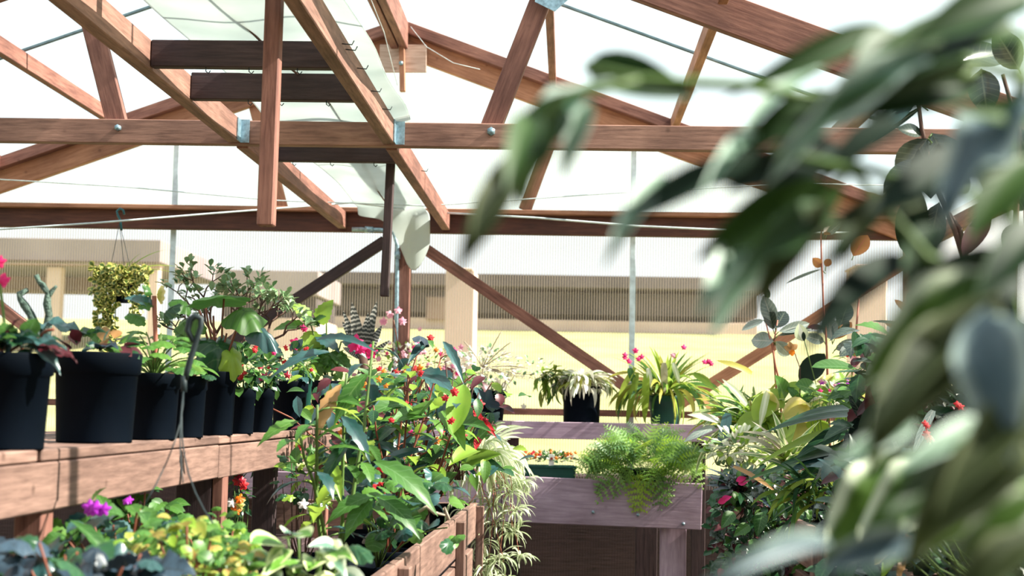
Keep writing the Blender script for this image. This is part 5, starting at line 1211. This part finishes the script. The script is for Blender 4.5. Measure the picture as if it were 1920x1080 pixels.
A = rubber('tall dark rubber plant with big glossy leaves rising before the rafters', Vector((1.16, 3.7, .80)), [[(1860, 760), (1830, 560), (1790, 430), (1750, 340), (1728, 240), (1718, 160)], [(1900, 600), (1905, 420), (1912, 250), (1880, 140)], [(1830, 560), (1800, 430), (1780, 400)]],
 [((1722, 166), (1820, 150), 20, G_BLUE), ((1715, 190), (1642, 240), 34, G_BLUE), ((1720, 165), (1700, 140), 30, G_BLUE), ((1724, 168), (1752, 140), 30, G_BLUE), ((1730, 200), (1640, 262), 12, G_RUB), ((1740, 260), (1680, 330), 60, G_RUB), ((1748, 250), (1800, 350), 78, G_RUB), ((1745, 262), (1745, 360), 66, G_FOREB), ((1730, 250), (1690, 240), 30, G_RUB), ((1790, 120), (1895, 90), 60, G_RUB), ((1840, 130), (1850, 205), 58, G_RUB), ((1720, 350), (1700, 480), 60, G_FOREB), ((1760, 330), (1830, 340), 60, G_FOREB), ((1855, 400), (1808, 470), 40, R_DARK), ((1905, 420), (1880, 485), 44, G_RUB), ((1870, 250), (1850, 350), 54, G_RUB), ((1905, 280), (1862, 370), 50, G_RUB), ((1735, 300), (1660, 350), 50, G_RUB), ((1910, 130), (1870, 60), 56, G_RUB), ((1930, 330), (1900, 400), 50, G_RUB), ((1760, 380), (1740, 470), 50, G_RUB), ((1910, 240), (1940, 330), 50, G_RUB), ((1830, 210), (1880, 240), 40, G_MID)], 3.6, .008, 0, True, .09)
A.done()
# orchids and small blooms between the rubber plants
A = Plant('slipper_orchid', 'slipper orchid with a brown-spotted bloom on a thin dark stalk', 'orchid', ob(1500, 6.45)); A.pot(A.loc, .05, .09)
A.stem([A.loc+Vector((0, 0, .08)), at(1530, 720, 6.2), at(1515, 665, 6.2), at(1506, 628, 6.2)], .0022, S_GREEN); A.px('ellip', G_FOREB, (1508, 640), (1506, 622), 6.18, 6.18, 8, .9, 'petal'); A.px('ovate', G_SPIDW, (1506, 640), (1498, 606), 6.2, 6.2, 26, .9, 'petal')
A.stem([A.loc+Vector((0, 0, .08)), at(1500, 690, 6.15), at(1488, 656, 6.15)], .0022, S_BROWN)
for t in [(1470, 650), (1480, 640), (1496, 645), (1486, 668)]: A.px('ovate', G_DRY if t[0] != 1486 else F_ORG, (1484, 655), t, 6.1, 6.1, 12, .9, 'petal')
for t in [(1480, 720), (1520, 730), (1540, 715)]: A.px('strap1', G_MID, (1505, 760), t, 6.2, 6.2, 16, .6)
A.done()
A = Plant('potted_flowers', 'little pink and white flowers peeping above the dark strap leaves', 'potted flowers', ob(1560, 6.1)); A.pot(A.loc, .07, .12)
A.bush(at(1560, 745, 5.95), (.10, .06, .05), 90, .04, .022, ['ellip', 'lance'], [G_MID, G_LIME, G_PALE], shell=.2, stem=S_GREEN, base=A.loc+Vector((0, 0, .1)))
for i in range(22): A.flower(at(A.R.uniform(1528, 1615), A.R.uniform(712, 742), 5.85), A.R.uniform(.016, .03), A.R.choice([F_PINK, F_WHITE, F_MAG, F_PURP]), n=1)
for q in [(1600, 656), (1612, 655), (1590, 658)]: A.flower(at(q[0], q[1], 6.0), .05, F_RED)
A.stem([A.loc+Vector((0, 0, .08)), at(1598, 700, 6.0), at(1602, 656, 6.0)], .002, S_GREEN); A.done()
A = Plant('feathery_plant', 'fine feathery light green plant under the corner rubber plant', 'leafy plant', ob(1650, 5.7)); A.pot(A.loc, .08, .13)
A.bush(at(1655, 680, 5.5), (.16, .08, .08), 260, .05, .010, ['lance', 'needle'], [G_MID, G_GERAN, G_LIME], shell=.1, stem=S_GREEN, base=A.loc+Vector((0, 0, .1)))
A.bush(at(1660, 740, 5.4), (.16, .08, .09), 160, .07, .03, ['ovate', 'lance'], [G_MID, G_DEEP, G_GERAN], shell=.1); A.done()
# masses nearer the camera behind the foreground leaves
def thicket(label, base, box, Y, dY, n, L, W, keys, mats, seed=0, name='shrub', stem=S_BROWN, dirs=(0, -.5, 0), objn=40):
    A = Plant(name, label, 'shrub', base, seed=seed); A.pot(base, .12, .18); x0, x1, y0, y1 = box; tp = []
    for i in range(n):
        q = at(A.R.uniform(x0, x1), A.R.uniform(y0, y1), Y+A.R.uniform(-dY, dY)); tp.append(q)
        d = (A.R.uniform(-1, 1)+dirs[0], A.R.uniform(-.6, .6)+dirs[1], A.R.uniform(-1, .7)+dirs[2]); l = L*A.R.uniform(.6, 1.3)
        if i < objn: A.leaf(A.R.choice(keys), A.R.choice(mats), q, d, l, l*W/L, (A.R.uniform(-.4, .4), -.6, 1))
        else: A.mleaf('foliage', A.R.choice(keys), A.R.choice(mats), q, d, l, l*W/L, (A.R.uniform(-.4, .4), -.6, 1))
    A.stems([curve(base+Vector((0, 0, .15)), t, (0, 0, .05), 6, .01, A.R) for t in tp[:30]], .003, stem)
    return A
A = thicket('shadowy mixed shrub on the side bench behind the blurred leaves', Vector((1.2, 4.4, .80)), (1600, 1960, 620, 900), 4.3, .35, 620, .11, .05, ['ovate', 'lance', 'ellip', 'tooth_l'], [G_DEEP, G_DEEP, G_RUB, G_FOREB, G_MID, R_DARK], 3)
for b_, t, w_, m in [((1750, 770), (1715, 830), 16, G_RUBP), ((1700, 840), (1690, 890), 24, G_BLUE), ((1640, 900), (1720, 850), 22, G_DEEP), ((1745, 800), (1790, 850), 20, G_DEEP)]: A.px('strap1', m, b_, t, 3.9, 3.8, w_, .7)
for q in [(1798, 760), (1738, 797), (1740, 812), (1745, 820)]: A.flower(at(q[0], q[1], 3.75), .022, F_RED)
A.done()
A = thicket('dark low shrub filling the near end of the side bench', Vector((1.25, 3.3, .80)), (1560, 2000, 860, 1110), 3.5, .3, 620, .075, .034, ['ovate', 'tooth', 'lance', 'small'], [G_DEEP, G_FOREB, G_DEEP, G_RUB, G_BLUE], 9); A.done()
A = Plant('thistle_plant', 'teal feathery weed with tiny white blossoms low at the right', 'leafy plant', Vector((1.02, 3.1, .80))); A.pot(A.loc, .07, .12)
A.bush(at(1715, 965, 2.95), (.07, .05, .07), 220, .035, .007, ['needle'], [G_BLUE, G_MID], shell=.1, stem=S_GREEN, base=A.loc+Vector((0, 0, .1)))
for q in [(1732, 946), (1728, 952), (1722, 970)]: A.flower(at(q[0], q[1], 2.85), .014, F_WHITE)
for b_, t, w_, m in [((1680, 1000), (1645, 1040), 44, G_YEL), ((1700, 1010), (1655, 1062), 34, G_LIME), ((1695, 1040), (1685, 1078), 16, G_DRY), ((1700, 1000), (1712, 1030), 14, G_DRY)]: A.px('ovate_w', m, b_, t, 2.85, 2.8, w_, .7)
A.done()
A = Plant('anthurium', 'anthurium with one deep crimson heart-shaped bract at the right edge', 'anthurium', Vector((1.10, 2.75, .80))); A.pot(A.loc, .08, .14)
A.px('heart', F_DEEP, (1868, 768), (1888, 820), 2.5, 2.45, 62, .8, 'bract'); A.stem(curve(A.loc+Vector((0, 0, .1)), at(1872, 775, 2.5), (0, 0, .05), 7), .003, S_GREEN)
for b_, t, w_ in [((1900, 900), (1850, 960), 60), ((1910, 860), (1960, 900), 60), ((1880, 880), (1840, 860), 50)]: A.px('heart', G_DEEP, b_, t, 2.5, 2.4, w_, .4); A.stem(curve(A.loc+Vector((0, 0, .1)), at(b_[0], b_[1], 2.5), (0, 0, .05), 5), .003, S_GREEN)
A.done()
# round wooden tub rim at the lower right
tb = at(1712, 1092, 3.9); A = Plant('wooden_tub', 'round pale wooden tub rim at the bottom edge on the right', 'tub', Vector((tb.x, tb.y, .802)))
o = link('tub', lathe([(0, 0), (.095, 0), (.112, .085), (.115, .09), (.102, .093), (.098, .08), (0, .07)], 36), W_PINK, A.r)
A.bush(A.loc+Vector((0, .02, .085)), (.06, .05, .02), 40, .035, .022, ['ovate'], [G_DEEP, G_MID], shell=.1); A.done()
# ================================================================ the blurred plant right before the lens
FB = Vector((.50, .80, .72))
A = Plant('variegated_shrub', 'out-of-focus shrub with big pale-edged leaves filling the right foreground', 'shrub', Vector((.50, .80, .0)))
A.pot(A.loc, .14, .26); BASE = A.loc+Vector((0, 0, .24))
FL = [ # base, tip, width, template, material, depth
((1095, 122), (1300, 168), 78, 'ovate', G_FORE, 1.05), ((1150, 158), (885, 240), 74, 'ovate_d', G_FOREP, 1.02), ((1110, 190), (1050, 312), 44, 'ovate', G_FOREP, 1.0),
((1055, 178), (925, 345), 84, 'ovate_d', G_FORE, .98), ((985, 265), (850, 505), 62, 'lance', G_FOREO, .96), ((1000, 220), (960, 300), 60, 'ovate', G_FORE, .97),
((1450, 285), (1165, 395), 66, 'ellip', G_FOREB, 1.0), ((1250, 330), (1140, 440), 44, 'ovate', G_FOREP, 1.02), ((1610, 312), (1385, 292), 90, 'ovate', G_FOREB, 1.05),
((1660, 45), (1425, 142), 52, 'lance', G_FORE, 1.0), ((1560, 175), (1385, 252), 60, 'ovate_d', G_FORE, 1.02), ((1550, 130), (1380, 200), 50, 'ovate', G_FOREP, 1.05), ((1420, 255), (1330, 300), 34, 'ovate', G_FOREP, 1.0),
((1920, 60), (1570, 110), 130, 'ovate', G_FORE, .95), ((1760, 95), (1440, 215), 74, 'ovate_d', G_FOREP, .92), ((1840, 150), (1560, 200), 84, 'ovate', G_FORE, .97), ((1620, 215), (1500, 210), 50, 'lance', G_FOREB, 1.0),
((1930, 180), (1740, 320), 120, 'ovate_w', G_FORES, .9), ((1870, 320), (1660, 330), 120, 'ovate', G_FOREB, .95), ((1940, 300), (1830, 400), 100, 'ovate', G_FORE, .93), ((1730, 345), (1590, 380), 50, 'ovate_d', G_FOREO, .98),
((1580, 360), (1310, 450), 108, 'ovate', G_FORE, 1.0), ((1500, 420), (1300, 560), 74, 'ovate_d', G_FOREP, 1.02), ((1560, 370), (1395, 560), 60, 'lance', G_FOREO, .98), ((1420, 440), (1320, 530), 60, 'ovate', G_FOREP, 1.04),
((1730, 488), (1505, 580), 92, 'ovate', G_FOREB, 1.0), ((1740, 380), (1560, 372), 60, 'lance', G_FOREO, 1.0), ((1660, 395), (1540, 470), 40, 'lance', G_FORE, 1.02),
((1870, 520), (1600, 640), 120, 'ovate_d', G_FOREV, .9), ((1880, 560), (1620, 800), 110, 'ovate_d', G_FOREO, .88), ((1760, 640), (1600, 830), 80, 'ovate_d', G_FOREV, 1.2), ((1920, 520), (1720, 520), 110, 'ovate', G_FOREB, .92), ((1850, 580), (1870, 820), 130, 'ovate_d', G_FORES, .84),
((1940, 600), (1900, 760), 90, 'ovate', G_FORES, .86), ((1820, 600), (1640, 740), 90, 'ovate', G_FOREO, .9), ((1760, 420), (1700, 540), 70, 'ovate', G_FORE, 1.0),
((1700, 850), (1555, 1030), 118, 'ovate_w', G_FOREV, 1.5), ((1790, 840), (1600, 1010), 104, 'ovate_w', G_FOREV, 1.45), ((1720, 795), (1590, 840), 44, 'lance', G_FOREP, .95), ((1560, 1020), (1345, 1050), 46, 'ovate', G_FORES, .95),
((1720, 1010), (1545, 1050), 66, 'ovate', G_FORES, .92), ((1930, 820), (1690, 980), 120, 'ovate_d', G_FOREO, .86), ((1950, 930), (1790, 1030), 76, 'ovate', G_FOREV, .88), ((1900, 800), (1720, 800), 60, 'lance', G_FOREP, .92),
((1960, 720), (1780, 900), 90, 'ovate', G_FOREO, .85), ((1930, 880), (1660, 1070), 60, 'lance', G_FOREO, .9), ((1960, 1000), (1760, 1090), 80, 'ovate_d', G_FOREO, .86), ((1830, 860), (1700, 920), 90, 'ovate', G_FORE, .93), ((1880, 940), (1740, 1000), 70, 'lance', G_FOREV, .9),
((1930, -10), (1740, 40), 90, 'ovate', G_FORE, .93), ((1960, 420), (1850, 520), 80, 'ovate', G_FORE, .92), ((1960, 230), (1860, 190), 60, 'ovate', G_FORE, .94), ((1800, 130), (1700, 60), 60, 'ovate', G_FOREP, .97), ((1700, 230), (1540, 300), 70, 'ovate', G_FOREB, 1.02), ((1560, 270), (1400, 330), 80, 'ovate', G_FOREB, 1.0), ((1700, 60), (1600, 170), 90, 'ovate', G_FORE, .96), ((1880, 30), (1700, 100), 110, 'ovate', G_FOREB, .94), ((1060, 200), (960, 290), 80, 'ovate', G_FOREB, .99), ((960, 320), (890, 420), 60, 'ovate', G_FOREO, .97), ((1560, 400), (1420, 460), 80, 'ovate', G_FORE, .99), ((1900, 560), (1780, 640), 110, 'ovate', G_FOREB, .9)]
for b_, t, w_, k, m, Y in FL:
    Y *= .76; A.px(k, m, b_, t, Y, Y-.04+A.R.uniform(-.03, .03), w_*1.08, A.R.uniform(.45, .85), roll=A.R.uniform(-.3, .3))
tw = [[(1980, 1000), (1930, 700), (1890, 500), (1900, 300), (1920, 60)], [(1900, 520), (1740, 485), (1600, 320), (1450, 285)], [(1880, 380), (1740, 350), (1600, 310), (1560, 360)], [(1930, 150), (1800, 110), (1660, 60)], [(1600, 200), (1400, 160), (1200, 150), (1095, 125)], [(1200, 150), (1060, 180), (985, 265)], [(1940, 900), (1800, 960), (1700, 1010), (1560, 1020)], [(1830, 130), (1700, 180), (1600, 200)]]
for s_ in tw: A.stem([at(q[0], q[1], .73) for q in s_], .0028, S_GREEN, 'stem', 6)
A.stem([at(1960, 860, .8), at(1860, 830, .95), at(1790, 838, 1.08), at(1700, 850, 1.12)], .003, S_GREEN, 'stem', 6)
A.stem([BASE, FB+Vector((-.05, -.1, .2)), at(1980, 1000, .73)], .006, S_BROWN, 'stem', 6)
A.done()
